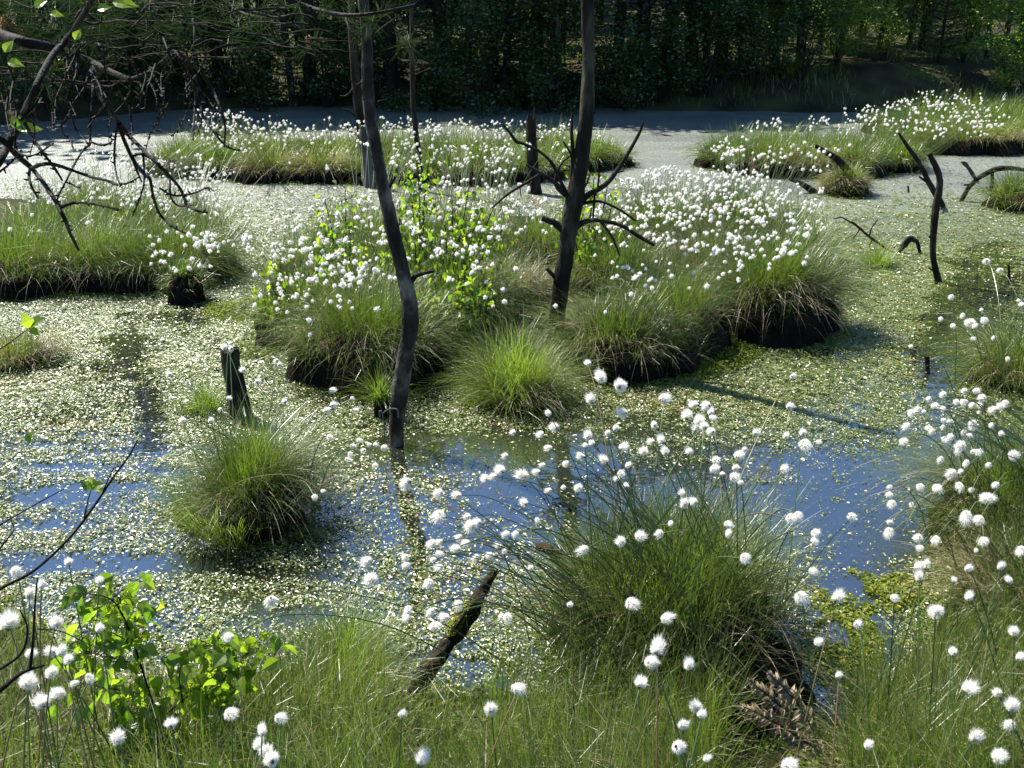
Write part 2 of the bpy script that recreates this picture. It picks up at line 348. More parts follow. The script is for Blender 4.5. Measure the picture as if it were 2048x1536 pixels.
# sphagnum moss cushions along the edges
mbm = MB()
n = 26000; x = rng.uniform(-1.9, 2.4, n); y = rng.uniform(1.4, 3.0, n); hz = height(x, y); k = (hz > .0) & (fbm(x*3, y*3, 141) > .45); x, y, hz = x[k], y[k], hz[k]; n = len(x)
leaf_quads(mbm, x, y, hz+.03*rng.random(n), .013*rng.uniform(.6, 1.5, n), np.abs(rng.normal(0, .7, n)), rng.random(n)*.8)
for a, b, rx, ry, n, zh in [(1440, 700, 85, 42, 5000, .05), (1400, 735, 60, 25, 1500, .03), (1620, 665, 90, 16, 1500, .03), (470, 615, 70, 26, 2500, .05), (60, 580, 150, 12, 2000, .04), (520, 690, 60, 30, 900, .02),
                            (390, 1020, 50, 40, 1800, .04), (40, 1250, 60, 70, 3000, .06), (1690, 1290, 80, 80, 1800, .015), (1700, 1180, 80, 50, 700, .02), (1640, 330, 200, 12, 1500, .04), (1130, 350, 80, 8, 900, .04), (480, 352, 130, 6, 900, .04), (700, 362, 120, 4, 600, .03),
                            (1420, 1440, 110, 50, 2500, .06), (260, 1300, 200, 40, 2200, .03), (1800, 1180, 60, 40, 900, .03), (1900, 292, 150, 5, 900, .03), (690, 780, 110, 14, 900, .02), (1170, 770, 60, 14, 500, .02)]:
    t = rng.uniform(0, 2*PI, n); r = np.sqrt(rng.random(n)); q = np.array([G(a+rx*rr*math.cos(tt), b+ry*rr*math.sin(tt), .02) for rr, tt in zip(r, t)])
    kk = fbm(q[:, 0]*5, q[:, 1]*5, 71) > .44; q, r = q[kk], r[kk]; n = len(q)
    z = np.maximum(height(q[:, 0], q[:, 1]), 0)+.004+zh*rng.random(n)*(1-r**2)
    leaf_quads(mbm, q[:, 0], q[:, 1], z, .016*rng.uniform(.6, 1.4, n)*max(1, q[0, 1]/5), np.abs(rng.normal(0, .7, n)), rng.random(n))

# ------------------------------------------------------------------ tussocks
def dome(mb, c, r, h, seed, n=44, m=11):
    V = []
    for i in range(m):
        f = i/(m-1); rr = r*(1.08-.08*f) if i == 0 else r*math.cos(f*PI/2)**.62; z = -.12 if i == 0 else h*math.sin(f*PI/2)**.9
        for k in range(n):
            a = 2*PI*k/n; d = 1+.30*(vn(np.cos(a)*2+seed, np.sin(a)*2+f*3, seed)-.5)+.30*(vn(np.cos(a)*6+seed, np.sin(a)*6+f*8, seed+3)-.5)
            V.append((c[0]+math.cos(a)*rr*d, c[1]+math.sin(a)*rr*d, c[2]+z*(.9+.2*vn(k*.7, i*.9, seed))))
    V = np.array(V); i = np.arange(m-1)[:, None]*n; k = np.arange(n)[None]; Q = np.stack([i+k, i+(k+1) % n, i+n+(k+1) % n, i+n+k], -1).reshape(-1, 4)
    mb.add(V, Q)
def tussock(px, py, r, h, L, N, style, label, group=None, name='grass_tussock', w=None, dead=.3, seg=4, z=None):
    h = h*(1 if py > 900 else .5 if (px < 460 and py < 580) else .74 if py > 370 else .42)*random.uniform(.8, 1.15); r, L = r*.88*random.uniform(.85, 1.08), L*(.78 if py > 370 else .66)*random.uniform(.88, 1.1)
    c = G(px, py, 0.0) if z is None else G(px, py, z)
    zz = max(float(height(c[0], c[1])), 0) if z is None else z
    c = G(px, py, zz*.6); c[2] = max(zz-.03, -.02)
    root = thing(name, c, label, 'grass tussock', group); seed = int(abs(px)*7+py)
    mb = MB(); dome(mb, (0, 0, 0), r, h, seed % 97); mb.obj('peat_base', M_PEAT, root, smooth=True)
    if w is None: w = max(.0022, .00055*c[1])
    bare = {1345: (-1.5, .25, .92), 1545: (-2.3, -.5, .75), 740: (-2.4, -.7, .65), 520: (-1.5, -.1, .85), 220: (-2.3, -.6, .3), 215: (-2.3, -.6, .25), 330: (-2.3, -.6, .25), 1035: (-1.4, -.2, .7), 1235: (-2.2, -.5, .8), 1335: (-2.4, -.4, .9), 375: (-2.4, -.5, .8)}.get(px, (-2.3, -.6, .35 if py > 370 else .15))  # front blades thinned: dark peat also stands in for the shaded underside
    def grow(n, lm, th_add, wf, rlo, rhi, outer=0.0):
        a = rng.uniform(-PI, PI, n); q = np.sqrt(rng.uniform(outer, 1, n))
        kp = ~((a > bare[0]) & (a < bare[1]) & (q > .62) & (rng.random(n) < bare[2])); a, q = a[kp], q[kp]; n = len(a)
        d = 1+.2*(vn(np.cos(a)*2+3, np.sin(a)*2, seed)-.5)
        f = np.arccos(np.clip(q, 0, 1)**(1/.62))/(PI/2)
        zr = h*np.sin(f*PI/2)**.9
        rt = np.stack([np.cos(a)*q*r*d, np.sin(a)*q*r*d, zr*.95], -1)
        clump = vn(np.cos(a)*3.5*q+seed, np.sin(a)*3.5*q, seed+5); up = .6 if px == 1345 else .72
        az = a+rng.normal(0, .6, n)+2.2*(vn(np.cos(a)*2.5*q, np.sin(a)*2.5*q+seed, seed+9)-.5); wild = rng.random(n) < .10; az = np.where(wild, rng.uniform(-PI, PI, n), az)
        th0 = np.clip(q*up+rng.normal(0, .2, n)+.35*(clump-.5), -.4, 1.3); th1 = th0+np.clip(rng.normal(.55, .45, n)+q*.6+th_add, .02, 2.2)
        th1 = np.minimum(th1, 2.75)
        ll = L*lm*rng.uniform(.45, 1.25, n)*(.72+.55*clump)
        rn = np.clip(rlo+(rhi-rlo)*(.55*rng.random(n)+.45*clump), 0, 1)
        return rt, az, th0, th1, ll, np.full(n, w)*wf*rng.uniform(.5, 1.35, n), rn
    mb = MB(); m = {'olive': M_GRASS, 'bright': M_BRIGHT, 'tan': M_GRASS, 'dark': M_GRASS}[style]
    lo, hi = {'olive': (0, .92), 'bright': (0, 1), 'tan': (.35, 1), 'dark': (0, .8)}[style]
    nd_ = int(N*(.5 if style == 'tan' else .10 if px == 1345 or style == 'bright' else .15))
    blades(mb, *grow(N-nd_, 1, 0, 1, lo, hi), seg=seg)
    blades(mb, *grow(N//5, .9, .5, 1, lo, hi, .75), seg=seg); mb.obj('grass_blades', m, root)
    if nd_ > 30 and N >= 1000 and not (style == 'bright' and N < 1500):
        mb = MB(); blades(mb, *grow(nd_, .85, .75, 1.05, 0, 1, .25), seg=seg); mb.obj('dead_blades', M_TAN, root)
    if px > 0 and N >= 700:
        n = int(N*(.02 if py > 900 else .028 if py > 370 else .05)); a = rng.uniform(bare[0]-.3, bare[1]+.3, n); q = rng.uniform(.5, .9, n); f = np.arccos(q**(1/.62))/(PI/2)
        mb = MB(); blades(mb, np.stack([np.cos(a)*q*r, np.sin(a)*q*r, h*np.sin(f*PI/2)**.9], -1), a+rng.normal(0, .5, n), rng.uniform(.6, 1.4, n), rng.uniform(1.9, 3.0, n), L*rng.uniform(.5, 1.25, n), np.full(n, w)*rng.uniform(.5, 1, n), rng.uniform(0, .8, n), seg=max(seg, 4), curve=.8)
        mb.obj('hanging_straw', M_TAN, root)
    return root, c
gM, gL, gF, gR = 'tussocks on the middle island', 'tussocks on the left island', 'tussocks on the far island', 'tussocks on the far right island'
T = [
 (740, 715, .50, .27, .46, 4200, 'olive', 'broad green tussock at the front left of the middle island, behind the leaning trunk', gM),
 (1035, 800, .26, .24, .42, 3200, 'bright', 'fresh bright green tussock standing in the water in front of the middle island', gM),
 (1235, 712, .36, .24, .42, 2600, 'olive', 'grassy tussock right of the foot of the branched dead tree', gM),
 (1545, 632, .48, .34, .52, 5200, 'dark', 'big shaggy tussock at the right end of the middle island, blades hanging over black peat', gM),
 (1345, 665, .34, .22, .42, 2000, 'olive', 'tussock between the branched dead tree and the big shaggy right tussock', gM),
 (1335, 722, .22, .16, .22, 700, 'dark', 'low dark peat hump beside yellow moss on the middle island', gM),
 (900, 650, .38, .22, .42, 2200, 'olive', 'tussock just right of the leaning trunk on the middle island', gM),
 (620, 650, .36, .2, .42, 2200, 'olive', 'leftmost tussock of the middle island with birch leaves above', gM),
 (1000, 605, .34, .2, .38, 1700, 'tan', 'straw coloured tussock left of the branched dead tree', gM),
 (1240, 585, .4, .2, .42, 1900, 'olive', 'tussock behind and right of the branched dead tree', gM),
 (1420, 560, .42, .22, .42, 2000, 'tan', 'straw brown tussock behind the big shaggy right tussock', gM),
 (1590, 515, .36, .22, .42, 1700, 'dark', 'tussock at the back right corner of the middle island', gM),
 (800, 565, .4, .2, .42, 1700, 'olive', 'tussock behind the leaning trunk among the birch saplings', gM),
 (640, 560, .34, .2, .42, 1600, 'olive', 'tussock at the back left of the middle island under dense cotton heads', gM),
 (1090, 520, .4, .2, .42, 1500, 'olive', 'tussock behind the branched dead tree under the birch sapling', gM),
 (1310, 490, .42, .22, .45, 1600, 'olive', 'back tussock right of the branched dead tree under the densest cotton heads', gM),
 (1480, 482, .42, .22, .45, 1600, 'olive', 'back tussock of the middle island nearest the far right water', gM),
 (720, 500, .4, .2, .42, 1400, 'olive', 'back tussock of the middle island left of the leaning trunk', gM),
 (930, 495, .4, .2, .42, 1400, 'olive', 'back tussock of the middle island between the two dead trees', gM),
 (50, 545, .6, .26, .5, 3000, 'olive', 'wide green tussock at the left edge of the left island', gL),
 (215, 548, .42, .24, .48, 2200, 'olive', 'middle front tussock of the left island with pale bent blades', gL),
 (330, 545, .42, .24, .48, 2200, 'olive', 'tussock under the dense white bunch of cotton on the left island', gL),
 (375, 602, .14, .3, .2, 900, 'dark', 'small dark pillar shaped tussock standing alone in front of the left island', gL),
 (105, 485, .55, .24, .5, 1700, 'olive', 'back tussock at the far left of the left island', gL),
 (255, 470, .5, .24, .5, 1700, 'olive', 'back tussock in the middle of the left island behind hanging twigs', gL),
 (405, 530, .3, .22, .45, 1400, 'olive', 'tussock at the right end of the left island', gL),
 (385, 470, .4, .22, .45, 1300, 'olive', 'back tussock at the right of the left island', gL),
 (170, 435, .5, .22, .5, 1200, 'olive', 'rearmost tussock of the left island', gL),
 (45, 725, .22, .14, .28, 1500, 'tan', 'brownish tussock alone at the left edge of the picture', None),
 (520, 1042, .25, .20, .40, 5200, 'olive', 'round green tussock alone in the water below the short stump', None),
 (1345, 1310, .43, .32, .35, 6200, 'olive', 'largest foreground tussock with tall cotton stalks by the blue water', None),
 (2040, 760, .36, .16, .45, 2200, 'olive', 'tussock with blades bent towards the water at the right edge', None),
 (2030, 1060, .33, .2, .44, 3600, 'olive', 'dense tussock at the right edge beside the blue water', None),
 (2060, 1260, .30, .18, .36, 2400, 'tan', 'straw brown tussock on the right bank in the foreground', None),
 (2045, 415, .4, .3, .45, 1500, 'olive', 'tussock at the right edge beside the arched dead branch', None),
 (1690, 388, .30, .32, .26, 1800, 'tan', 'small shaggy straw islet with two dead branches sticking out', None),
 (1755, 532, .10, .05, .26, 500, 'bright', 'little bright green grass tuft in the water below the fallen twig', None),
 (410, 822, .09, .05, .26, 600, 'bright', 'light green grass tuft at the left foot of the short stump', None),
 (690, 1335, .13, .05, .26, 1100, 'bright', 'light green grass tuft left of the mossy slanting log', None),
]
fx = [(375, 338, 'olive'), (440, 340, 'dark'), (545, 347, 'tan'), (650, 347, 'tan'), (760, 350, 'olive'), (865, 350, 'dark'), (960, 350, 'olive'), (1050, 345, 'olive'), (1140, 325, 'dark'), (1190, 323, 'dark')]
od = ['first', 'second', 'third', 'fourth', 'fifth', 'sixth', 'seventh', 'eighth', 'ninth', 'tenth', 'eleventh', 'twelfth', 'thirteenth', 'fourteenth', 'fifteenth', 'sixteenth', 'seventeenth', 'eighteenth', 'nineteenth', 'twentieth',
      'twenty-first', 'twenty-second', 'twenty-third', 'twenty-fourth', 'twenty-fifth', 'twenty-sixth', 'twenty-seventh', 'twenty-eighth', 'twenty-ninth', 'thirtieth']
for i, (x, y, s) in enumerate(fx): T.append((x, y, .52, .3, .5, 1300, s, f'{od[i]} tussock from the left along the front edge of the far island', gF))
for i, x in enumerate((430, 540, 660, 780, 900, 1020, 1110)): T.append((x, 312, .6, .22, .55, 1000, 'olive', f'{od[i]} tussock from the left in the back row of the far island', gF))
for i, (x, y, s) in enumerate([(1462, 325, 'dark'), (1535, 335, 'olive'), (1615, 337, 'tan'), (1700, 337, 'olive'), (1778, 328, 'dark')]): T.append((x, y, .5, .3, .5, 1300, s, f'{od[i]} tussock from the left along the front of the far right island', gR))
for i, x in enumerate((1500, 1590, 1680, 1760)): T.append((x, 308, .55, .24, .5, 900, 'olive', f'{od[i]} tussock from the left in the back row of the far right island', gR))
for i, (x, s) in enumerate([(1840, 'olive'), (1905, 'olive'), (1975, 'tan'), (2040, 'olive')]): T.append((x, 286, .55, .18, .5, 1100, s, f'{od[i]} tussock from the left at the waterline of the far right meadow', 'tussocks on the far right meadow'))
for i, x in enumerate((1810, 1880, 1950, 2020)): T.append((x, 258, .7, .2, .55, 1000, 'olive', f'{od[i]} tussock from the left in the middle row of the far right meadow', 'tussocks on the far right meadow'))
for i, x in enumerate((1860, 1950, 2040)): T.append((x, 236, .7, .2, .55, 800, 'olive', f'{od[i]} tussock from the left in the back row of the far right meadow', 'tussocks on the far right meadow'))
TC = {}
for t in T:
    big = t[1] > 900
    root, c = tussock(*t, seg=5 if big else 4 if t[1] > 600 else 3, name='grass_tuft' if t[2] < .15 and t[6] == 'bright' else 'grass_tussock')
    TC[(t[0], t[1])] = c
for t in T:   # wet mossy rim where each tussock meets the water
    if t[2] < .15 or t[1] < 300: continue
    c = TC[(t[0], t[1])]; n = 420 if t[1] > 480 else 160; a = rng.uniform(0, 2*PI, n); q = t[2]*.9*(.98+.22*rng.random(n)**1.5+.12*np.sin(a*3+t[0])); x, y = c[0]+np.cos(a)*q, c[1]+np.sin(a)*q
    leaf_quads(mbm, x, y, np.maximum(height(x, y), 0)+.004+.02*rng.random(n), .012*max(1, c[1]/5)*rng.uniform(.6, 1.5, n), np.abs(rng.normal(0, .7, n)), rng.random(n)*.55)
tag(mbm.obj('moss', M_MOSS), kind='stuff', label='yellow green bog moss at the water edges', cat='moss')
# tall bare rush stalks standing out of the largest tussock
rt = [o for o in COL.objects if o.get('label', '').startswith('largest foreground tussock')][0]
mb = MB(); n = 420; a = rng.uniform(0, 2*PI, n); q = .34*np.sqrt(rng.random(n))
blades(mb, np.stack([np.cos(a)*q, np.sin(a)*q, np.full(n, .2)], -1), a+rng.normal(0, .5, n), np.clip(q*.9+rng.normal(0, .12, n), 0, .6), np.clip(q*1.6+rng.normal(.1, .2, n), 0, 1), rng.uniform(.28, .50, n), np.full(n, .0028), rng.random(n)*.8, 5)
mb.obj('rush_stalks', M_STEM, rt)
# fresh blades growing out of the lower left of the round tussock
rt = [o for o in COL.objects if o.get('label', '').startswith('round green tussock')][0]
mb = MB(); n = 230; a = rng.uniform(2.9, 4.9, n)
blades(mb, np.stack([np.cos(a)*.24-.03, np.sin(a)*.26, np.full(n, .05)], -1), a+rng.normal(0, .5, n), rng.uniform(.1, .6, n), rng.uniform(.7, 1.7, n), rng.uniform(.15, .32, n), np.full(n, .0042), rng.random(n), 5)
mb.obj('fresh_blades', M_BRIGHT, rt)

# ------------------------------------------------------------------ bank grass in the foreground (stuff)
mb = MB()
def bank(n, x0, x1, y0, y1, L0, L1, rlo, rhi, w=.0024, lean=.5, edge=0.0):
    x = rng.uniform(x0, x1, n); y = rng.uniform(y0, y1, n)
    e = np.interp(x, EDGE[:, 0], EDGE[:, 1]); k = (y < e+edge) & (fbm(x*2.5, y*2.5, 41) > .24); x, y = x[k], y[k]; n = len(x)
    fx_, fy_ = proj(np.stack([x, y, np.maximum(height(x, y), 0)], -1)); k = ~((fx_ > 1440) & (fx_ < 1660) & (fy_ > 1340) & (rng.random(n) < .75)); x, y = x[k], y[k]; n = len(x)
    z = np.maximum(height(x, y), 0)-.01
    cl = fbm(x*3, y*3, 55)
    pxx, pyy = proj(np.stack([x, y, z], -1)); LL = rng.uniform(L0, L1, n)*np.where((pxx > 780) & (pxx < 980) & (y > 1.85), .35, 1)*np.where(y < 1.9, 1.15, 1)*np.where((pxx > 1430) & (pxx < 1690) & (pyy > 1310), .3, 1)*np.where(pxx < 640, .75, 1)
    az = 2*PI*fbm(x*1.2, y*1.2, 66)*2+rng.normal(0, 1.1, n)
    blades(mb, np.stack([x, y, z], -1), az, rng.normal(.15, .2, n), np.abs(rng.normal(lean*1.5, .65, n)), LL, w*rng.uniform(.7, 1.3, n), np.clip(rlo+(rhi-rlo)*(.5*rng.random(n)+.5*cl), 0, 1), 5)
bank(40000, -2.0, 2.6, .9, 3.2, .12, .38, 0, 1.15, lean=.75)
bank(12000, .35, 1.9, 1.3, 2.6, .16, .40, 0, .95)
bank(9000, -.9, .6, 1.2, 2.6, .16, .40, .2, .9)
bank(5000, .8, 2.4, 1.5, 3.4, .2, .45, 0, .9)
tag(mb.obj('bank_grass', M_GRASS), kind='stuff', label='tangled green grass covering the near bank', cat='grass')
mb = MB()
bank(12000, -1.9, 2.6, .9, 3.2, .12, .34, 0, 1, lean=1.1)
bank(2600, .3, 1.5, 1.5, 2.5, .1, .3, .1, 1, lean=1.25)
tag(mb.obj('straw_litter', M_TAN), kind='stuff', label='dry straw lying among the grass of the near bank', cat='straw')

# ------------------------------------------------------------------ cotton grass
def ico(sub):
    import bmesh
    bm = bmesh.new(); bmesh.ops.create_icosphere(bm, subdivisions=sub, radius=1)
    v = np.array([x.co[:] for x in bm.verts]); f = np.array([[q.index for q in x.verts] for x in bm.faces]); bm.free(); return v, f
IC1, IC2 = ico(1), ico(2)
def fluff_arrays(seed, nf, core, ic, w, spread=1.75, shag=.10):
    """unit cotton tuft: silky bristles fan out from the bract at the bottom (-z) into a ragged ball"""
    g = np.random.default_rng(seed); b = np.array([0, 0, -.34]); n = nf
    th = spread*np.sqrt(g.random(n))*.98; ph = g.uniform(0, 2*PI, n)
    v = np.stack([np.sin(th)*np.cos(ph), np.sin(th)*np.sin(ph), np.cos(th)], -1)
    R = np.array([.44, .44, .48])*(1+.10*g.normal(size=3)); c = np.array([0, 0, .06])
    # where the ray from the bract leaves the ellipsoid
    o = (b-c)/R; d = v/R; A = (d*d).sum(1); B = (o*d).sum(1); C = (o*o).sum()-1
    t = (-B+np.sqrt(np.maximum(B*B-A*C, 0)))/A; t = np.maximum(t, .12)
    lump = .8+.42*vn(v[:, 0]*3+seed, v[:, 1]*3+v[:, 2]*2, seed)
    ln = t*lump*(1+g.normal(0, shag, n)); ln[g.random(n) < .04] *= 1.08
    a = g.normal(size=(n, 3)); s = np.cross(v, a); s /= np.linalg.norm(s, axis=1)[:, None]
    bend = g.normal(0, .05, (n, 3))-np.array([0, 0, .04])
    p0 = b+v*(ln*.15)[:, None]; p1 = b+v*(ln*.68)[:, None]+bend*.3; p2 = b+v*ln[:, None]+bend
    V = np.stack([p0-s*w*.5, p0+s*w*.5, p1+s*w*.5, p2, p1-s*w*.5], 1).reshape(-1, 3); i = np.arange(n)[:, None]*5
    F_ = np.concatenate([i+np.array([[0, 1, 2]]), i+np.array([[0, 2, 4]]), i+np.array([[4, 2, 3]])])
    cv = ic[0]*np.array([core, core, core*1.05])*(1+.25*(vn(ic[0][:, 0]*4+seed, ic[0][:, 1]*4+ic[0][:, 2]*3, seed)-.5))[:, None]+np.array([0, 0, .03])
    return V, F_, cv, ic[1]
HEADS = []
for k in range(9):
    V, Fc, cv, cf = fluff_arrays(100+k, 1300, .19+.02*(k % 3), IC2, .015, (1.5, 1.75, 1.95)[k % 3], .07+.03*(k % 2)); mb = MB(); mb.add(V, Fc, .5); mb.add(cv, cf, .5)
    HEADS.append(mb.mesh('seed_head', [M_COTTON], False))
mb = MB(); V = IC1[0]*np.array([.10, .10, .17])+np.array([0, 0, -.36]); mb.add(V, IC1[1]); BRACT = mb.mesh('bract', [M_BRACT], True)

# photographed heads, listed per clump: (px, py, diameter in px)
HF = [(1175,725,20),(1200,751,30),(1242,770,27),(1179,795,24),(1330,797,26),(1095,825,16),(1106,853,22),(1024,864,16),(1080,868,18),(1242,827,24),(1232,855,19),(1215,865,14),(1175,869,20),(1183,885,18),(1170,890,15),(1095,896,21),(1249,893,20),(1287,901,21),(1308,850,18),(1302,882,15),(1322,878,20),(1330,900,20),(1161,911,26),(1207,918,22),(1009,912,16),(998,938,24),(968,956,20),(985,953,18),(1042,950,30),(1084,930,14),(1072,944,17),(1131,928,17),(1256,930,14),(1243,947,18),(1233,957,14),(1156,975,18),(1127,975,13),(1096,981,15),(1047,1004,19),(1253,970,12),
 (1386,808,27),(1410,812,22),(1421,822,18),(1425,836,16),(1373,829,22),(1398,839,22),(1390,854,24),(1408,852,20),(1422,863,20),(1378,902,22),(1478,910,22),(1489,898,12),(1433,920,18),(1430,937,22),(1472,935,16),(1470,954,22),(1445,947,10),(1481,965,14),(1587,752,14),(1581,812,18),(1514,864,17),(1573,870,16),(1605,863,18),(1611,890,26),(1638,884,12),(1571,938,20),(1368,1005,25),(1385,1002,20),(1362,985,18),
 (1458,1049,20),(1458,1067,18),(1582,1037,20),(1597,1032,20),(1592,1067,16),(1633,1067,20),(1630,1081,16),(1705,1034,20),(1493,1117,25),(1627,1143,19),(1164,1101,27),(1241,1083,24),(1282,1072,27),(1318,1068,20),(1342,1047,15),(1074,1041,13),(1010,1069,21),(1030,1069,19),(1061,1135,16)]
HW = [(812,967,28),(875,988,22),(913,990,22),(876,1033,29),(933,1034,20),(941,1052,29),(953,1044,20),(863,1087,21),(878,1084,16),(917,1077,19),(931,1086,20),(910,1096,22),(996,1091,18),(1010,1102,14),(880,1109,23),(866,1119,18),(877,1136,20),(950,1117,21),(978,1113,20),(809,1116,17),(811,1132,19),(732,1124,26),(740,1158,28),(856,1169,25),(916,1211,23),(815,1221,20),(812,1237,19),(860,1227,22),(888,1234,22),(871,1253,25),(1016,1236,22),(1003,1234,14),(542,1204,26),(455,1274,23)]
HB = [(1265,1207,29),(1140,1209,17),(1336,1236,27),(1315,1292,36),(1304,1324,32),(1283,1364,28),(1038,1378,35),(982,1416,35),(805,1427,22),(846,1512,33),(1378,1327,25),(1392,1413,28),(1405,1427,20),(1368,1447,25),(1358,1494,30),(1415,1516,18),(1580,1530,32),(1738,1487,23)]
HR = [(1603,1197,27),(1676,1192,25),(1789,1196,22),(1871,1221,28),(1718,1248,20),(1638,1283,19),(1906,1302,23),(2028,1261,20),(2042,1312,18),(1678,1349,16),(1943,1374,27),(1993,1384,18),(2024,1408,35),(2018,1450,26),(1954,1470,29),(1998,1512,25),(1938,1190,22),(1908,1159,16),(2017,1158,20),(1838,1151,22),(1855,1126,17),(1840,1132,20),(1938,1136,22),(2003,1130,18)]
HRT = [(1812,853,17),(1808,883,17),(1857,857,14),(1863,864,13),(1857,799,13),(1870,812,17),(1886,790,16),(1885,818,14),(1835,822,17),(1822,827,16),(1848,823,10),(1887,840,14),(1900,843,14),(1912,804,14),(1928,805,14),(1928,782,13),(1945,810,14),(1959,811,13),(1953,782,14),(1963,797,18),(1958,825,12),(1985,819,15),(2000,812,17),(2010,807,14),(1946,852,22),(1885,855,12),(1983,851,14),(2003,867,13),(1928,865,12),(1938,871,12),(1892,880,16),(1902,874,14),(1920,892,24),(1915,904,18),(1947,903,12),(1958,905,16),(1932,928,16),(2028,910,21),(1977,931,13),(1881,920,14),(1902,949,24),(1922,943,12),(1918,974,20),(1875,978,22),(1975,996,28),(1991,970,16),(1943,980,13),(1779,975,11),(1778,990,13),(1783,1008,16),(1840,974,14),(1823,1009,11),(1780,1044,12),(1778,1068,24),(1835,1077,19),(1839,1097,17),(1870,1080,20),(1932,1036,28),(1957,1041,20),(1967,1083,24),(1952,1101,12),(2042,1104,25)]
HRU = [(1925,632,11),(1939,645,18),(1906,652,12),(1950,652,11),(1968,641,14),(1947,678,9),(1822,693,10),(1987,676,9),(2015,718,13),(1963,619,8),(1902,595,12),(2043,609,13),(1973,523,16),(2000,541,11),(1881,638,9),(2037,601,9)]
HL = [(137,1122,17),(199,1160,24),(463,1427,33),(564,1436,26),(524,1458,25),(235,1474,30),(530,1500,30),(517,1486,26),(542,1516,33),(112,1241,24),(60,1184,25),(62,1206,20),(102,1302,24),(123,1299,22),(135,1317,20),(102,1344,25),(63,1307,22),(58,1360,33),(83,1400,30),(15,1241,36),(115,1387,28),(180,1357,20),(148,1367,20),(342,1444,22),(200,1254,20),(35,1144,25),(83,1167,20)]
HT = [(460,687,12),(448,693,14),(461,697,13),(484,739,13),(516,764,16),(458,796,11),(440,819,11),(422,839,12),(365,840,15),(338,747,13),(373,802,12),(342,797,10),(667,780,15),(568,802,14),(552,723,13),(560,729,13),(520,725,12),(668,809,15),(653,820,16),(660,875,14),(630,994,13),(646,982,13),(705,797,10),(711,820,12),(720,882,14),(706,892,13),(701,910,13),(726,901,15),(738,890,12),(752,889,12),(770,895,18),(696,919,12),(751,932,14)]
g_front, g_right = G(1345, 1310, 0), G(2030, 1060, 0)
def in_disc(c, r):
    a = random.uniform(0, 2*PI); q = r*math.sqrt(random.random()); return np.array([c[0]+q*math.cos(a), c[1]+q*math.sin(a)])
# list, z of heads, root centre, root radius, where
CL = [(HF, .74, g_front[:2], .34, 'over the largest foreground tussock'), (HW, .62, g_front[:2]+[-.18, -.02], .3, 'over the water left of the largest tussock'),
      (HB, .66, None, .2, 'above the near bank in the bottom middle'), (HR, .6, None, .2, 'above the right bank in the foreground'),
      (HRT, .62, g_right[:2], .34, 'over the dense tussock at the right edge'), (HRU, .5, G(2040, 760, 0)[:2], .3, 'above the bent tussock at the upper right'),
      (HL, .75, None, .2, 'beside the birch sapling at the lower left'), (HT, .48, G(525, 1045, 0)[:2], .25, 'around the round tussock and the short stump')]
ALLH = []
for lst, z0, rc, rr, where in CL:
    for (px, py, d) in lst:
        z = z0+random.uniform(-.08, .08)
        p = G(px, py, z)
        if rc is None:
            b = p[:2]+np.array([random.uniform(-.15, .15), random.uniform(-.2, .05)])
        else:
            b = in_disc(rc, rr)
            v = p[:2]-b; l = np.linalg.norm(v)
            if l > .75: b = p[:2]-v/l*random.uniform(.3, .75) if where.startswith(('above the bent', 'around')) else p[:2]-v/l*.75
        bz = max(float(height(b[0], b[1])), -.02)+ (.12 if rc is not None else 0)
        ALLH.append(dict(px=px, py=py, d=d, p=p, b=np.array([b[0], b[1], bz]), where=where))
ALLH.sort(key=lambda h: -h['d'])
IND, REST = ALLH[:300], ALLH[300:]
rows = {}
for h in IND: rows.setdefault(h['where'], []).append(h)
RW = ['top row', 'second row', 'third row', 'fourth row', 'fifth row', 'sixth row', 'seventh row', 'eighth row', 'ninth row', 'tenth row', 'eleventh row', 'twelfth row', 'thirteenth row']
for where, hs in rows.items():
    hs.sort(key=lambda h: h['py']); n = max(1, round(len(hs)/7)); ch = np.array_split(np.arange(len(hs)), n)
    for j, ix in enumerate(ch):
        row = sorted([hs[i] for i in ix], key=lambda h: h['px'])
        rw = 'bottom row' if (j == n-1 and n > 1) else RW[j]
        for i, h in enumerate(row):
            h['label'] = f'cotton head {od[i]} from left in {rw} {where}'
            h['group'] = 'cotton flowers '+where
def stem_curve(b, p):
    b, p = np.asarray(b), np.asarray(p); v = p-b; m1 = b+v*.4+np.array([0, 0, .10*np.linalg.norm(v[:2])+.02]); m2 = b+v*.78+np.array([0, 0, .10*np.linalg.norm(v[:2])+.01])
    return [b, m1, m2, p]
def orient(ax):
    from mathutils import Vector
    return Vector(ax).to_track_quat('Z', 'Y')
for h in IND:
    p, b = h['p'], h['b']; slant = np.linalg.norm(p-np.array([0, 0, H])); D = h['d']*slant/F*1.06
    t = thing('cotton_flower', b, h['label'], 'cotton flower', h['group'])
    sc = stem_curve(b, p); ax = sc[3]-sc[2]; ax /= np.linalg.norm(ax)
    mb = MB(); tube(mb, np.array(sc)-b, [.0021, .0019, .0016, .0014], 4, 4, rnd=random.random()); mb.obj('stem', M_STEM, t)
    ax = ax+np.array([random.gauss(.15, .5), random.gauss(-.1, .5), random.gauss(-.25, .5)]); ax /= np.linalg.norm(ax)
    q = orient(ax)
    for nm, me in (('seed_head', random.choice(HEADS)), ('bract', BRACT)):
        o = bpy.data.objects.new(nm, me); COL.objects.link(o)
        if nm == 'bract': o.parent = sh; continue
        sh = o; o.parent = t; o.location = p-b
        o.rotation_mode = 'QUATERNION'; o.rotation_quaternion = q; f = random.uniform(.9, 1.1)
        D *= .99; o.scale = (D*random.uniform(.78, 1.1), D*random.uniform(.78, 1.1), D*f)
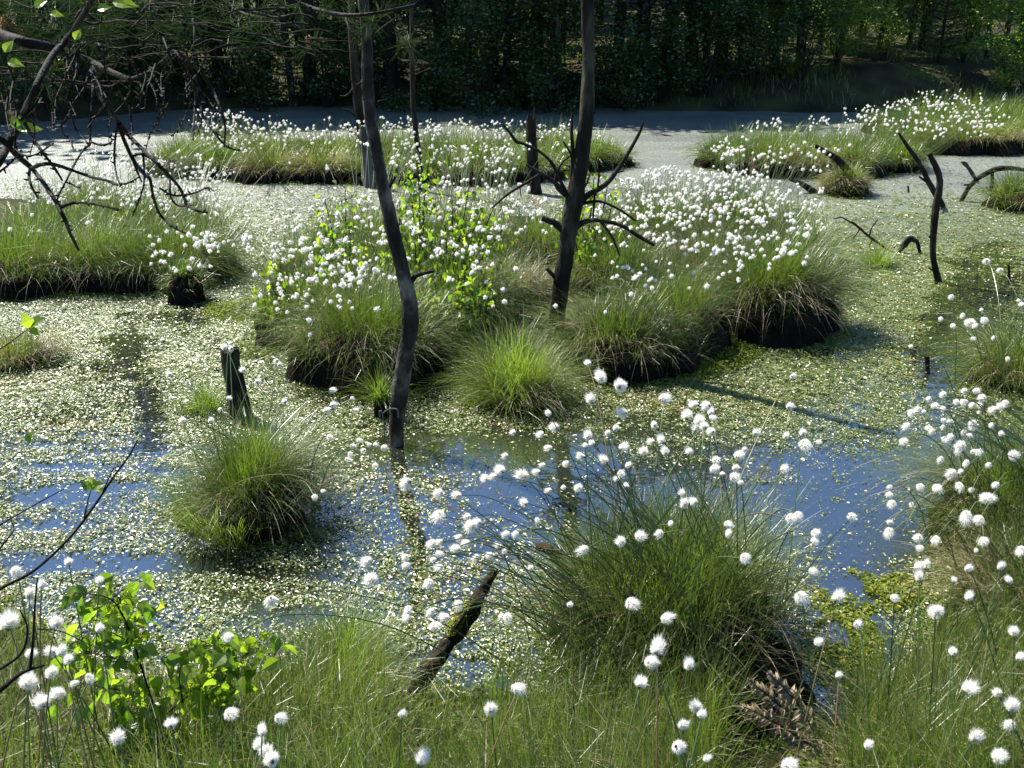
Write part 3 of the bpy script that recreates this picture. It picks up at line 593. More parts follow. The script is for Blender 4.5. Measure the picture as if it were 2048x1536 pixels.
# the crowd of farther heads: one object
SM = [fluff_arrays(300+k, 110, .30, IC1, .06) for k in range(4)]
mbc = MB()
def far_head(p, b, D):
    V, Fc, cv, cf = SM[random.randrange(4)]; a = random.uniform(0, 2*PI); ca, sa = math.cos(a), math.sin(a); R = np.array([[ca, -sa, 0], [sa, ca, 0], [0, 0, 1]])
    tl = random.uniform(-.9, .9); R = R@np.array([[1, 0, 0], [0, math.cos(tl), -math.sin(tl)], [0, math.sin(tl), math.cos(tl)]])
    mbc.add(V@R.T*D+p, Fc, .5, 0); mbc.add(cv@R.T*D+p, cf, .5, 0)
    s = stem_curve(b, p); w = max(.0018, .0003*p[1])
    c = catmull(s, 2); u = np.array([w/2, 0, 0]); n = len(c); V = np.stack([c-u, c+u], 1).reshape(-1, 3); i = np.arange(n-1)[:, None]*2
    mbc.add(V, i+np.array([[0, 1, 3, 2]]), random.random(), 1)
for h in REST: far_head(h['p'], h['b'], h['d']*np.linalg.norm(h['p']-np.array([0, 0, H]))/F*1.06)
# polygon in the photo's frame, number, height of heads, mean diameter (m), stem length
def inpoly(poly):
    poly = np.array(poly, float); lo, hi = poly.min(0), poly.max(0)
    while True:
        q = lo+(hi-lo)*rng.random(2)
        if sdist(poly, q[0], q[1]) > 0: return q
REG = [
 ([(480, 480), (560, 420), (700, 380), (760, 390), (770, 520), (700, 620), (560, 600), (470, 560)], 250, .66, .036),
 ([(470, 560), (620, 560), (640, 690), (520, 640), (455, 580)], 34, .5, .036),
 ([(760, 370), (880, 345), (1060, 370), (1120, 400), (1110, 470), (980, 500), (800, 520)], 210, .68, .036),
 ([(1180, 420), (1210, 350), (1310, 335), (1500, 340), (1640, 380), (1650, 470), (1560, 520), (1380, 500), (1200, 470)], 430, .68, .036),
 ([(1240, 340), (1420, 335), (1580, 350), (1560, 420), (1300, 430)], 130, .7, .036),
 ([(640, 520), (1000, 500), (1060, 560), (900, 660), (650, 660)], 60, .6, .035),
 ([(1180, 480), (1640, 500), (1560, 560), (1200, 600)], 60, .62, .034),
 ([(1000, 580), (1260, 580), (1300, 680), (1000, 700)], 16, .55, .034),
 ([(60, 320), (200, 280), (420, 310), (470, 400), (430, 450), (250, 400), (60, 400)], 260, .62, .034),
 ([(200, 300), (440, 320), (560, 460), (470, 520), (430, 470), (250, 420)], 90, .6, .034),
 ([(0, 330), (100, 360), (200, 440), (100, 480), (0, 430)], 28, .62, .034),
 ([(0, 450), (200, 430), (440, 470), (440, 560), (150, 560), (0, 540)], 45, .6, .036),
 ([(300, 470), (380, 448), (440, 480), (425, 530), (350, 545), (285, 525)], 75, .62, .040),
 ([(0, 510), (160, 520), (170, 560), (0, 600)], 16, .55, .036),
 ([(0, 560), (90, 580), (80, 640), (0, 680)], 12, .5, .036),
 ([(0, 660), (80, 680), (60, 760), (0, 760)], 8, .45, .036),
 ([(385, 225), (440, 212), (560, 240), (800, 235), (1050, 245), (1150, 250), (1060, 300), (600, 300), (400, 300)], 520, .62, .040),
 ([(380, 235), (480, 225), (520, 260), (390, 260)], 40, .68, .040),
 ([(700, 240), (960, 245), (1060, 300), (1030, 350), (800, 330), (700, 300)], 150, .6, .038),
 ([(360, 300), (420, 330), (480, 350), (380, 340)], 12, .5, .038),
 ([(1120, 235), (1160, 260), (1210, 280), (1110, 310), (1080, 270)], 40, .62, .038),
 ([(1430, 260), (1530, 235), (1720, 235), (1830, 270), (1810, 320), (1560, 310), (1430, 320)], 300, .66, .040),
 ([(1430, 320), (1560, 310), (1780, 310), (1700, 345), (1450, 345)], 40, .55, .038),
 ([(1670, 215), (1800, 200), (2048, 215), (2048, 250), (1720, 250)], 190, .64, .042),
 ([(1780, 250), (2048, 240), (2048, 290), (1860, 275)], 80, .55, .042),
 ([(1850, 180), (1950, 180), (2040, 205), (1760, 215)], 50, .7, .042),
 ([(1990, 300), (2048, 295), (2048, 340), (1980, 335)], 12, .6, .036),
 ([(1960, 500), (2048, 480), (2048, 600), (1980, 580)], 10, .5, .036),
 ([(560, 300), (1000, 300), (1000, 345), (560, 340)], 60, .5, .038),
]
for poly, n, z0, D in REG:
    k = 0; n = int(n*1.3)
    while k < n:
        q = inpoly(poly)
        for _ in range(random.choice((1, 1, 2, 3))):
            z = z0+random.gauss(0, .06); p = G(q[0]+random.gauss(0, 6), q[1]+random.gauss(0, 4), z)
            b = p[:2]+np.array([random.gauss(0, .12), random.gauss(0, .15)]); hb = float(height(b[0], b[1]))
            k += 1
            if hb < 0:   # grows from the nearest island: pull the root towards land
                best = min(TC.values(), key=lambda c: (c[0]-b[0])**2+(c[1]-b[1])**2); v = np.array(best[:2])-b; l = np.linalg.norm(v)
                b = b+v*min(1, .8/l if l > 0 else 1); hb = float(height(b[0], b[1]))
                if hb < -.05: continue
            far_head(p, np.array([b[0], b[1], max(hb, 0)]), D*.88*random.uniform(.65, 1.2))
tag(mbc.obj('cotton_grass_field', [M_COTTON, M_STEM]), kind='stuff', label='crowd of small white cotton grass heads on the farther islands', cat='cotton grass')

# ------------------------------------------------------------------ dead wood
def limb(mb, pts, Y, w, **k):
    """pts in photo coordinates with one pixel width each, at forward distance Y (number or list)"""
    Ys = [Y]*len(pts) if not isinstance(Y, (list, tuple)) else Y
    q = [P(a[0], a[1], y) for a, y in zip(pts, Ys)]
    r = [max(ww, .5)*yy/F*.48 for ww, yy in zip(w, Ys)]
    tube(mb, q, r, **k)
    return q
def dead(name, label, cat, group, base, trunk, branches=(), mat_=None, tmat=None):
    """trunk: (pts, Y, w, kwargs); branches: list of the same, each a part of its own"""
    root = thing(name, base, label, cat, group)
    mb = MB(); limb(mb, *trunk[:3], **trunk[3])
    o = mb.obj('trunk', tmat or mat_ or M_BARK, root, smooth=True, origin=base)
    for br in branches:
        mb = MB()
        for b in (br if isinstance(br, list) else [br]): limb(mb, *b[:3], **(b[3] if len(b) > 3 else dict(sides=6, rough=.12, sub=4)))
        mb.obj('branch', mat_ or M_BARK, root, smooth=True, origin=base)
    return root
def single(name, label, cat, group, base, limbs, m):
    mb = MB()
    for l in limbs: limb(mb, *l[:3], **(l[3] if len(l) > 3 else dict(sides=7, rough=.15, sub=4, jag=.6)))
    o = mb.obj(name, m, None, smooth=True, origin=base); return tag(o, label, cat, group)
def ground_at(px, py):
    c = G(px, py, 0); z = max(float(height(c[0], c[1])), 0); return G(px, py, z)
# leaning trunk
b1 = G(790, 888, 0); y1 = b1[1]
dead('dead_tree', 'leaning slim dead trunk standing in the water at centre left, its upper bark mottled pale', 'dead tree', 'dead trees in the bog', b1,
     ([(792, 925), (792, 880), (796, 820), (806, 740), (820, 655), (816, 590), (798, 512), (776, 420), (753, 305), (737, 200), (733, 80), (722, -60), (715, -260)], y1, [38, 35, 35, 38, 36, 33, 31, 28, 26, 24, 22, 20, 13], dict(sides=14, rough=.10, sub=8)),
     [([(818, 570), (832, 552), (850, 546), (868, 542)], y1, [14, 11, 9, 7]), ([(735, 235), (755, 205), (775, 198)], y1, [5, 3, 2]), ([(770, 400), (778, 380), (790, 352)], y1, [7, 5, 3]),
      ([(738, 150), (715, 170), (700, 160)], y1, [6, 4, 2]), ([(733, 90), (760, 60), (800, 30)], y1, [8, 5, 3])], M_BARK, M_BIRCHBARK)
# branched dead tree
b2 = ground_at(1112, 672); y2 = b2[1]
B = lambda pts, w: (pts, y2, w)
dead('dead_tree', 'tall dark dead tree with many bare side branches on the middle island', 'dead tree', 'dead trees in the bog', b2,
     ([(1108, 690), (1112, 660), (1118, 600), (1130, 520), (1138, 460), (1149, 400), (1161, 330), (1173, 230), (1177, 120), (1174, 0), (1172, -150), (1176, -340)], y2, [46, 37, 35, 35, 36, 38, 32, 29, 26, 24, 21, 13], dict(sides=16, rough=.09, sub=8)),
     [(B([(1140, 468), (1122, 455), (1105, 444), (1086, 437)], [20, 16, 15, 13])[0], y2, [20, 16, 15, 13], dict(sides=9, rough=.15, sub=4, jag=.8)),
      [B([(1146, 458), (1165, 446), (1192, 440), (1240, 450), (1280, 474), (1308, 490)], [16, 12, 10, 9, 8, 6]), B([(1200, 441), (1222, 470), (1232, 492), (1240, 512)], [6, 5, 4, 3])],
      [B([(1155, 410), (1180, 404), (1205, 404), (1240, 420), (1272, 442)], [9, 7, 6, 5, 4])],
      [B([(1158, 405), (1180, 388), (1212, 368), (1235, 340), (1258, 303), (1278, 268), (1287, 243)], [16, 13, 11, 9, 8, 7, 4]), B([(1235, 345), (1248, 342)], [4, 2]), B([(1195, 378), (1198, 352), (1196, 330)], [5, 4, 2]), B([(1190, 378), (1188, 410), (1186, 440)], [6, 5, 4])],
      [B([(1142, 400), (1110, 366), (1083, 347), (1052, 330)], [12, 9, 7, 4]), B([(1083, 347), (1035, 376), (1010, 393), (984, 416)], [6, 6, 5, 3]), B([(1040, 375), (1042, 394)], [3, 2])],
      [B([(1138, 395), (1120, 360), (1103, 325), (1076, 301), (1048, 288), (1033, 283), (1020, 266), (1005, 248)], [8, 7, 7, 6, 6, 7, 6, 4])],
      [B([(1144, 400), (1144, 350), (1146, 315), (1143, 262), (1145, 225)], [11, 10, 9, 7, 3]), B([(1146, 315), (1135, 296), (1126, 283)], [5, 4, 3]), B([(1147, 310), (1160, 275), (1165, 255)], [5, 4, 3])],
      [B([(1140, 400), (1113, 376), (1112, 350), (1125, 325), (1146, 308)], [6, 5, 5, 4, 4])], [B([(1148, 385), (1170, 372), (1180, 350)], [7, 5, 3])],
      [B([(1116, 560), (1104, 548), (1093, 537)], [11, 10, 8])], [B([(1180, 235), (1190, 222)], [11, 8])]], M_BARK, M_LICHEN)
# far standing dead wood
b3 = G(742, 375, 0)
single('tree_stump', 'grey broken stump with a pointed top just left of the leaning trunk', 'stump', 'stumps standing in the bog', b3, [([(744, 392), (742, 370), (737, 320), (730, 280), (726, 256)], b3[1], [28, 27, 25, 23, 13], dict(sides=10, rough=.12, sub=4, jag=1.5))], M_GREYWOOD)
b = G(730, 340, 0)
dead('dead_tree', 'thin dark bare trunk rising behind the grey broken stump', 'dead tree', 'dead trees in the bog', b, ([(730, 350), (724, 280), (716, 200), (708, 120), (704, 40), (700, -120)], b[1], [20, 19, 18, 17, 15, 9], dict(sides=9, rough=.1)),
     [([(718, 240), (700, 222), (684, 218)], b[1], [5, 4, 2]), ([(712, 170), (695, 190), (680, 192)], b[1], [5, 4, 2]), ([(722, 270), (700, 262), (688, 240)], b[1], [5, 4, 2])])
b = G(843, 383, 0)
dead('dead_tree', 'very thin dark pole of a dead tree right of the leaning trunk', 'dead tree', 'dead trees in the bog', b, ([(844, 395), (842, 370), (836, 300), (830, 250), (826, 200), (824, 100), (823, 20), (822, -120)], b[1], [13, 13, 12, 11, 10, 9, 8, 5], dict(sides=8, rough=.1)),
     [([(827, 152), (845, 143), (862, 136)], b[1], [3, 2, 2])])
b = G(1068, 387, 0)
single('tree_stump', 'upright dark splintered post between the far island and the branched tree', 'stump', 'stumps standing in the bog', b,
       [([(1072, 402), (1070, 380), (1065, 330), (1063, 280), (1062, 245)], b[1], [29, 28, 26, 23, 20], dict(sides=11, rough=.1, sub=4, jag=2.2)), ([(1057, 260), (1056, 240), (1056, 232)], b[1], [8, 6, 3]), ([(1068, 260), (1069, 235), (1069, 215)], b[1], [8, 5, 2]), ([(1070, 278), (1085, 277)], b[1], [3, 2])], M_BARK)
b = G(483, 838, 0)
single('tree_stump', 'short mossy stump in the water behind the round tussock', 'stump', 'stumps standing in the bog', b,
       [([(484, 862), (481, 830), (473, 780), (464, 740), (459, 703)], b[1], [58, 52, 46, 42, 39], dict(sides=14, rough=.09, sub=5, jag=.5)), ([(430, 697), (450, 698), (478, 694)], b[1], [3, 5, 2])], M_MOSSYLOG)
b = G(1878, 563, 0)
dead('dead_snag', 'tall upright bare stick in the water at the right', 'dead branch', 'dead branches on the right', b, ([(1880, 575), (1876, 560), (1866, 510), (1868, 450), (1873, 410), (1880, 362), (1872, 335), (1859, 309)], b[1], [18, 16, 13, 14, 15, 14, 12, 9], dict(sides=9, rough=.14, sub=5, jag=.6)),
     [([(1867, 480), (1858, 472)], b[1], [7, 5]), ([(1870, 545), (1857, 535)], b[1], [5, 3])])
b = G(1884, 415, 0)
dead('dead_snag', 'long thin branch slanting up to the left behind the upright stick', 'dead branch', 'dead branches on the right', b, ([(1888, 420), (1882, 405), (1858, 366), (1846, 340), (1832, 316), (1812, 288), (1797, 266)], b[1], [9, 11, 11, 10, 9, 7, 4], dict(sides=8, rough=.14)),
     [([(1858, 366), (1848, 360), (1838, 353)], b[1], [6, 5, 4])])
b = G(1922, 403, 0)
dead('dead_snag', 'arched dead branch curving over the water at the right edge', 'dead branch', 'dead branches on the right', b, ([(1920, 406), (1926, 395), (1942, 370), (1965, 351), (1992, 339), (2018, 336), (2050, 340)], [b[1]]*7, [9, 9, 10, 11, 11, 10, 8], dict(sides=8, rough=.14)),
     [([(1985, 340), (1984, 370), (1982, 408)], b[1], [8, 8, 8]), ([(1928, 370), (1940, 368), (1955, 358)], b[1], [4, 4, 3])])
b = P(1958, 368, b[1])
single('dead_snag', 'pale weathered twig standing on the arched branch', 'dead branch', 'dead branches on the right', b, [([(1957, 366), (1946, 350), (1938, 337), (1925, 326)], b[1], [5, 8, 7, 5]), ([(1940, 340), (1932, 326), (1922, 324)], b[1], [4, 5, 3])], M_GREYWOOD)
b = ground_at(1720, 385)
single('dead_snag', 'thick dark branch slanting up left from the straw islet', 'dead branch', 'dead branches on the right', b, [([(1725, 385), (1716, 368), (1698, 344), (1672, 317), (1650, 303), (1632, 292)], b[1]-.12, [18, 17, 15, 14, 12, 8])], M_BARK)
b = G(1626, 386, 0)
single('dead_snag', 'short dark branch lying in the water at the left foot of the straw islet', 'dead branch', 'dead branches on the right', b, [([(1632, 389), (1624, 381), (1604, 368), (1578, 357)], b[1], [13, 14, 10, 7]), ([(1621, 390), (1628, 378)], b[1], [9, 9])], M_BARK)
b = G(1776, 500, 0)
single('dead_twig', 'thin fallen forked twig lying above the little bright tuft', 'twig', None, b, [([(1776, 500), (1755, 485), (1738, 473), (1712, 450), (1697, 442), (1682, 435), (1668, 438)], b[1], [5, 5, 5, 5, 4, 3, 2]), ([(1738, 473), (1744, 455), (1755, 440)], b[1], [4, 3, 2]), ([(1720, 458), (1705, 480)], b[1], [3, 2]), ([(1705, 470), (1690, 478)], b[1], [2, 2]), ([(1745, 478), (1738, 495)], b[1], [3, 2])], M_TWIG)
b = G(1796, 506, 0)
single('dead_snag', 'short bent grey stub beside the upright stick', 'dead branch', 'dead branches on the right', b, [([(1795, 506), (1808, 492), (1822, 479), (1834, 484), (1838, 498), (1842, 514)], b[1], [10, 11, 9, 10, 7, 6], dict(sides=9, rough=.3, sub=5, jag=.8)), ([(1800, 500), (1815, 478), (1826, 474)], b[1], [6, 8, 4])], M_BARK)
b = G(1818, 385, 0); single('wooden_peg', 'tiny dark peg in the far water left of the long slanting branch', 'peg', None, b, [([(1818, 388), (1817, 380), (1816, 372)], b[1], [4, 4, 3])], M_BARK)
b = G(1855, 746, 0); single('wooden_peg', 'short dark peg in the water beside the narrow blue channel', 'peg', None, b, [([(1856, 752), (1855, 735), (1854, 713)], b[1], [11, 10, 9])], M_BARK)
b = G(2018, 565, 0); single('wooden_peg', 'thin dark peg in the water close to the right edge', 'peg', None, b, [([(2019, 572), (2018, 550), (2017, 530)], b[1], [7, 6, 5])], M_BARK)
# foreground log
b = ground_at(838, 1400); yy = b[1]
lg = single('log', 'rotting log slanting out of the near bank with a yellow moss patch', 'log', None, b,
       [([(828, 1400), (848, 1352), (885, 1302), (925, 1248), (955, 1198), (984, 1150)], [yy-.02, yy, yy+.04, yy+.08, yy+.12, yy+.16], [52, 44, 39, 42, 33, 19], dict(sides=26, rough=.26, sub=9, jag=2.2)), ([(905, 1262), (930, 1225), (965, 1190), (975, 1195)], [yy+.02, yy+.05, yy+.10, yy+.11], [10, 12, 8, 3], dict(sides=7, rough=.3, sub=5)), ([(975, 1165), (986, 1148), (990, 1140)], [yy+.14, yy+.16, yy+.16], [9, 6, 2])], M_MOSSYLOG)
mb = MB(); n = 1500; t = rng.random(n); c0, c1 = P(905, 1262, yy+.06), P(940, 1205, yy+.10)
q = c0[None]*(1-t)[:, None]+c1[None]*t[:, None]+rng.normal(0, .008, (n, 3))+np.array([-.004, -.022, .012])
leaf_quads(mb, q[:, 0], q[:, 1], q[:, 2], np.full(n, .007), np.abs(rng.normal(0, .9, n)), .5+.5*rng.random(n)); mo = mb.obj('moss_patch', M_MOSS, lg, origin=b)
b = ground_at(1150, 1240)
single('rotten_stump', 'curved rotten brown stump end half hidden in the largest foreground tussock', 'stump', None, b, [([(1160, 1235), (1140, 1170), (1118, 1120), (1098, 1098), (1076, 1094)], b[1]+.02, [30, 28, 26, 26, 20], dict(sides=12, rough=.25, sub=5, jag=.9))], M_ROT)
# pale bent reed by the leaning trunk
single('bent_reed', 'pale dry reed folded in a hook at the foot of the leaning trunk', 'reed', None, G(768, 880, 0), [([(768, 880), (769, 850), (766, 828), (780, 818), (795, 820), (797, 835)], y1-.1, [2.5, 2.5, 3, 3.5, 4, 4]), ([(766, 828), (760, 822), (760, 835)], y1-.1, [3, 5, 4])], M_GREYWOOD)
# light tuft on the leaning trunk's foot
rt, _c = tussock(762, 812, .05, .05, .26, 420, 'bright', 'yellowish green grass tuft growing against the foot of the leaning trunk', None, name='grass_tuft', z=.1, w=.0032)

# ------------------------------------------------------------------ birch saplings
def ovate(mb, c, d, nrm, size, rnd, wid=1.0):
    """pointed ovate leaf blade, folded along the midrib and curling at the tip"""
    d = d/np.linalg.norm(d); s = np.cross(nrm, d); s /= np.linalg.norm(s)+1e-9; n = np.cross(d, s)
    L = np.array([0, .18, .42, .68, 1.0]); W = wid*np.array([0.02, .30, .37, .22, 0.0]); dr = np.array([0, .02, .02, -.03, -.12])
    mid = c+np.outer(L, d)*size+np.outer(dr, n)*size
    l = mid+np.outer(W, s)*size+np.outer(W*.28, n)*size; r = mid-np.outer(W, s)*size+np.outer(W*.28, n)*size
    V = np.vstack([mid, l, r]); f = [[i, i+1, 6+i, 5+i] for i in range(4)]+[[i, 10+i, 11+i, i+1] for i in range(4)]
    mb.add(V, np.array(f), rnd)
def sapling(label, base, stems, leaf, nleaf, group, Y, mleaf=M_BIRCHLEAF, spread=10):
    """stems: photo polylines [(pts, w)]; leaves hang along them"""
    root = thing('birch_sapling', base, label, 'sapling', group); ms = MB(); ml = MB()
    for pts, w in stems:
        yy = Y+random.uniform(-.05, .05)*Y/3; q = limb(ms, pts, yy, [w*(1-.7*i/(len(pts)-1)) for i in range(len(pts))], sides=5, rough=.05, sub=4)
        c = catmull(q, 6); k = max(3, int(nleaf*len(pts)/3))
        for _ in range(k):
            t = random.uniform(.15, 1); p = c[int(t*(len(c)-1))]; sp = spread*Y/F
            pp = p+np.array([random.gauss(0, sp), random.gauss(0, sp*1.2), random.gauss(0, sp*.6)])
            if np.linalg.norm(pp-p) > .012: tube(ms, [p, (p+pp)/2+np.array([0, 0, .004]), pp], [.0008, .0006, .0005], 3, 2)
            d = np.array([random.gauss(0, .5), random.gauss(0, .5), random.uniform(-1.4, -.1)]); nr = np.array([random.gauss(0, .7), random.gauss(-.1, .7), .8])
            ovate(ml, pp, d, nr, leaf*random.uniform(.4, 1.2), random.random())
    ms.obj('stem', M_TWIG, root, smooth=True, origin=base); ml.obj('foliage', mleaf, root, origin=base)
    return root
b = ground_at(315, 1530)
sapling('leafy young birch with large bright leaves at the lower left', b,
        [([(315, 1540), (312, 1440), (300, 1390), (268, 1290), (245, 1230), (215, 1195), (150, 1185)], 8), ([(312, 1450), (365, 1400), (420, 1360), (445, 1330)], 6), ([(300, 1390), (240, 1380), (180, 1370), (135, 1360)], 5),
         ([(365, 1405), (360, 1340), (385, 1300), (420, 1285)], 5), ([(268, 1290), (210, 1260), (160, 1265)], 4), ([(420, 1360), (455, 1345), (480, 1350)], 4), ([(330, 1470), (370, 1480), (385, 1460)], 4), ([(280, 1330), (200, 1310), (165, 1300)], 4), ([(385, 1300), (430, 1290), (465, 1290)], 3), ([(250, 1240), (240, 1200), (225, 1185)], 4), ([(305, 1420), (250, 1440), (230, 1470)], 4), ([(315, 1530), (290, 1480), (285, 1440)], 4), ([(318, 1530), (350, 1500), (390, 1500)], 4), ([(420, 1360), (440, 1400), (430, 1440)], 4), ([(445, 1330), (490, 1310), (530, 1300)], 3)], .047, 36, None, b[1]+.05, spread=34)
b = ground_at(520, 1330)
sapling('small birch twig with few leaves above the bank right of the leafy birch', b, [([(505, 1345), (510, 1320), (515, 1300), (540, 1280)], 3)], .03, 6, None, b[1], spread=7)
def island_sapling(label, px, py, tops, n, sp=24, leaf=.048):
    b = ground_at(px, py); st = []
    for (tx, ty) in tops: st.append(([(px, py), ((px*2+tx)/3+random.uniform(-6, 6), py+(ty-py)*.33), ((px+tx*2)/3+random.uniform(-6, 6), py+(ty-py)*.66), (tx, ty)], 5))
    sapling(label, b, st, leaf, int(n*2.2), 'birch saplings on the middle island', b[1], spread=sp)
island_sapling('birch sapling on the middle island with its tip beside the thin pole', 835, 600, [(835, 320), (845, 420), (800, 440), (860, 300), (815, 340)], 34)
island_sapling('birch sapling left of the leaning trunk among dense cotton heads', 690, 620, [(690, 370), (650, 400), (640, 470), (700, 460), (670, 540)], 26)
island_sapling('broad birch sapling between the two dead trees', 900, 620, [(905, 400), (940, 360), (960, 430), (890, 450), (985, 420), (1020, 440)], 30)
island_sapling('birch sapling growing behind the branched dead tree', 1175, 560, [(1190, 330), (1215, 370), (1160, 420), (1200, 440), (1130, 400), (1225, 400)], 26)
island_sapling('low birch bush at the left end of the middle island', 590, 660, [(560, 520), (540, 570), (600, 560), (640, 570), (575, 600)], 34, 22)
island_sapling('low leafy birch bush just right of the leaning trunk', 900, 660, [(870, 560), (930, 540), (890, 600), (950, 580), (980, 560)], 34, 24)
island_sapling('short birch sapling behind the leaning trunk, centre of the island', 780, 600, [(770, 450), (790, 470), (740, 480), (800, 400)], 22)
# far left tip of a willow twig and other near twigs at the left edge
def twig(label, base, limbs, Y, leaves=(), m=M_TWIG):
    root = thing('bare_twig', base, label, 'twig', 'twigs at the left edge'); mb = MB()
    for pts, w in limbs: limb(mb, pts, Y, [w*(1-.6*i/(len(pts)-1)) for i in range(len(pts))], sides=5, rough=.15, sub=4)
    mb.obj('stem', m, root, smooth=True, origin=base)
    if leaves:
        ml = MB()
        for (x, y, dx, dy, s) in leaves: ovate(ml, P(x, y, Y), np.array([dx, random.gauss(0, .2), -dy]), np.array([random.gauss(0, .5), -.5, .6]), s*Y/F, random.random())
        ml.obj('foliage', M_BIRCHLEAF, root, origin=base)
twig('long dark bare twig crossing the blue water at the left edge', P(-40, 1200, 1.55), [([(-40, 1215), (0, 1178), (70, 1140), (140, 1075), (190, 1010), (230, 950), (258, 912), (275, 880)], 9), ([(168, 1036), (176, 1000), (184, 975)], 4), ([(205, 985), (225, 940), (228, 935)], 4)], 1.55,
     [(184, 978, -1, -.9, 30), (184, 976, .1, -1, 26), (184, 976, 1, -.4, 34), (190, 980, 1, .1, 24)])
twig('short dark twig pointing right above the long bare twig', P(-40, 1070, 1.5), [([(-40, 1075), (0, 1050), (60, 1015), (128, 978)], 6)], 1.5)
twig('forked dark twig low at the left edge below the long bare twig', P(-60, 1400, 1.45), [([(-60, 1420), (0, 1380), (45, 1345), (88, 1330)], 17), ([(60, 1340), (66, 1280), (70, 1210), (75, 1155)], 8), ([(-20, 1350), (40, 1310), (55, 1260), (40, 1220)], 9), ([(75, 1258), (120, 1262), (160, 1280), (195, 1298)], 4), ([(-20, 1130), (5, 1090), (27, 1062), (22, 1040)], 5)], 1.45)
twig('small leafy sprig tip at the left edge over the brownish tussock', P(-30, 700, 2.0), [([(-30, 705), (0, 698), (40, 670), (60, 655)], 4)], 2.0, [(60, 655, .9, -.6, 46), (60, 655, -.2, -1, 36), (58, 657, .8, .5, 26)])
twig('tiny pair of leaves hanging on a thread thin twig at the left edge', P(-30, 940, 1.9), [([(-30, 960), (20, 920), (60, 885)], 2.5)], 1.9, [(62, 884, .3, -1, 34), (62, 884, -.5, -.8, 26)])

# ------------------------------------------------------------------ overhanging pine branches, top left
def needles(mb, c, ax, n, L, w=.0013):
    ax = np.asarray(ax, float); ax /= np.linalg.norm(ax)
    for _ in range(n):
        v = ax*random.uniform(.3, 1.1)+np.random.default_rng(random.randrange(10**6)).normal(0, .55, 3); v /= np.linalg.norm(v)
        s = np.cross(v, [0, 1, .2]); s /= np.linalg.norm(s)+1e-9; l = L*random.uniform(.6, 1.1); p = c+ax*random.uniform(-.03, .01)
        mb.add([p-s*w/2, p+s*w/2, p+v*l+s*w/5, p+v*l-s*w/5], np.array([[0, 1, 2, 3]]), random.random())
def cone(mb, c, ax, L, r):
    ax = np.asarray(ax, float); ax /= np.linalg.norm(ax)
    for i in range(42):
        t = (i+.5)/42; a = i*2.4; u = np.cross(ax, [0, 1, 0.1]); u /= np.linalg.norm(u); w = np.cross(ax, u)
        rr = r*math.sin(PI*(.12+.8*t))**.6
        p = c+ax*L*t+(u*math.cos(a)+w*math.sin(a))*rr
        mb.add(IC1[0]*np.array([.0030, .0030, .0038])+p, IC1[1], random.random())
def S(pts): return [(x/3, y/3) for x, y in pts]
def pine_branch(label, base_px, Y, limbs, tufts, cones, extra=(), leaves=()):
    base = P(*base_px, Y); root = thing('pine_branch', base, label, 'pine branch', 'pine branches overhanging at the top left')
    main = True
    for pts, w0, w1 in limbs:
        mb = MB(); n = len(pts); yy = [Y+.10*math.sin(i*1.3+pts[0][0]*.05)*min(1, i/2) for i in range(n)]
        limb(mb, pts, yy, list(np.linspace(w0, w1, n)), sides=7 if w0 > 8 else 5, rough=.16, sub=5)
        # knobbly side spurs
        q = [P(a[0], a[1], y) for a, y in zip(pts, yy)]; c = catmull(q, 5)
        for i in range(2, len(c)-1, 2):
            d = np.random.default_rng(i+int(pts[0][0])+500).normal(0, 1, 3); d /= np.linalg.norm(d); l = random.uniform(.003, .009)
            tube(mb, [c[i], c[i]+d*l], [.0022, .0012], 4, 2)
        mb.obj('limb' if main or w0 > 8 else 'twig', M_TWIG, root, smooth=True, origin=base); main = False
    if extra:
        for pts, w in extra:
            mb = MB(); limb(mb, pts, Y+random.uniform(-.25, .3), [w*(1-.6*i/(len(pts)-1)) for i in range(len(pts))], sides=5, rough=.2, sub=4)
            mb.obj('twig', M_LICHEN, root, smooth=True, origin=base)
    if tufts:
        mb = MB()
        for (x, y, ax, n) in tufts: needles(mb, P(x, y, Y), ax, n, .055)
        mb.obj('needles', M_NEEDLE, root, origin=base)
    for (x, y, ax) in cones:
        mb = MB(); cone(mb, P(x, y, Y), ax, .026, .006); mb.obj('pollen_cone', M_CONE, root, smooth=True, origin=base)
    if leaves:
        ml = MB()
        for (x, y, dx, dy, s) in leaves: ovate(ml, P(x, y, Y), np.array([dx, .2, -dy]), np.array([.2, -.6, .6]), s*Y/F, random.random())
        ml.obj('foliage', M_BIRCHLEAF, root, origin=base)
ex = []
for i in range(74):
    x = random.uniform(0, 620); y = random.uniform(0, 190)*(1-.45*x/620); n = random.randint(3, 5); pts = [(x, y)]; a = random.choice((0, PI))+random.gauss(.15, .5)
    for k in range(n):
        a += random.gauss(0, .35); x += math.cos(a)*random.uniform(18, 42); y += abs(math.sin(a))*random.uniform(6, 30)*random.choice((1, 1, -.6)); pts.append((x, y))
    ex.append((pts, random.uniform(2.5, 6)))
tf = [(random.uniform(0, 560), random.uniform(-20, 90), (random.gauss(0, 1), random.gauss(0, .5), random.gauss(0, .8)), 16) for _ in range(60)]+[(20, 80, (1, 0, .3), 40), (45, 120, (1, 0, -.2), 40), (85, 135, (.6, 0, -1), 40), (15, 30, (.4, 0, 1), 40), (90, 160, (0.2, 0, -1), 30), (60, 75, (.6, 0, .6), 40), (130, 30, (1, 0, .4), 30), (230, 15, (1, 0, .2), 30)]
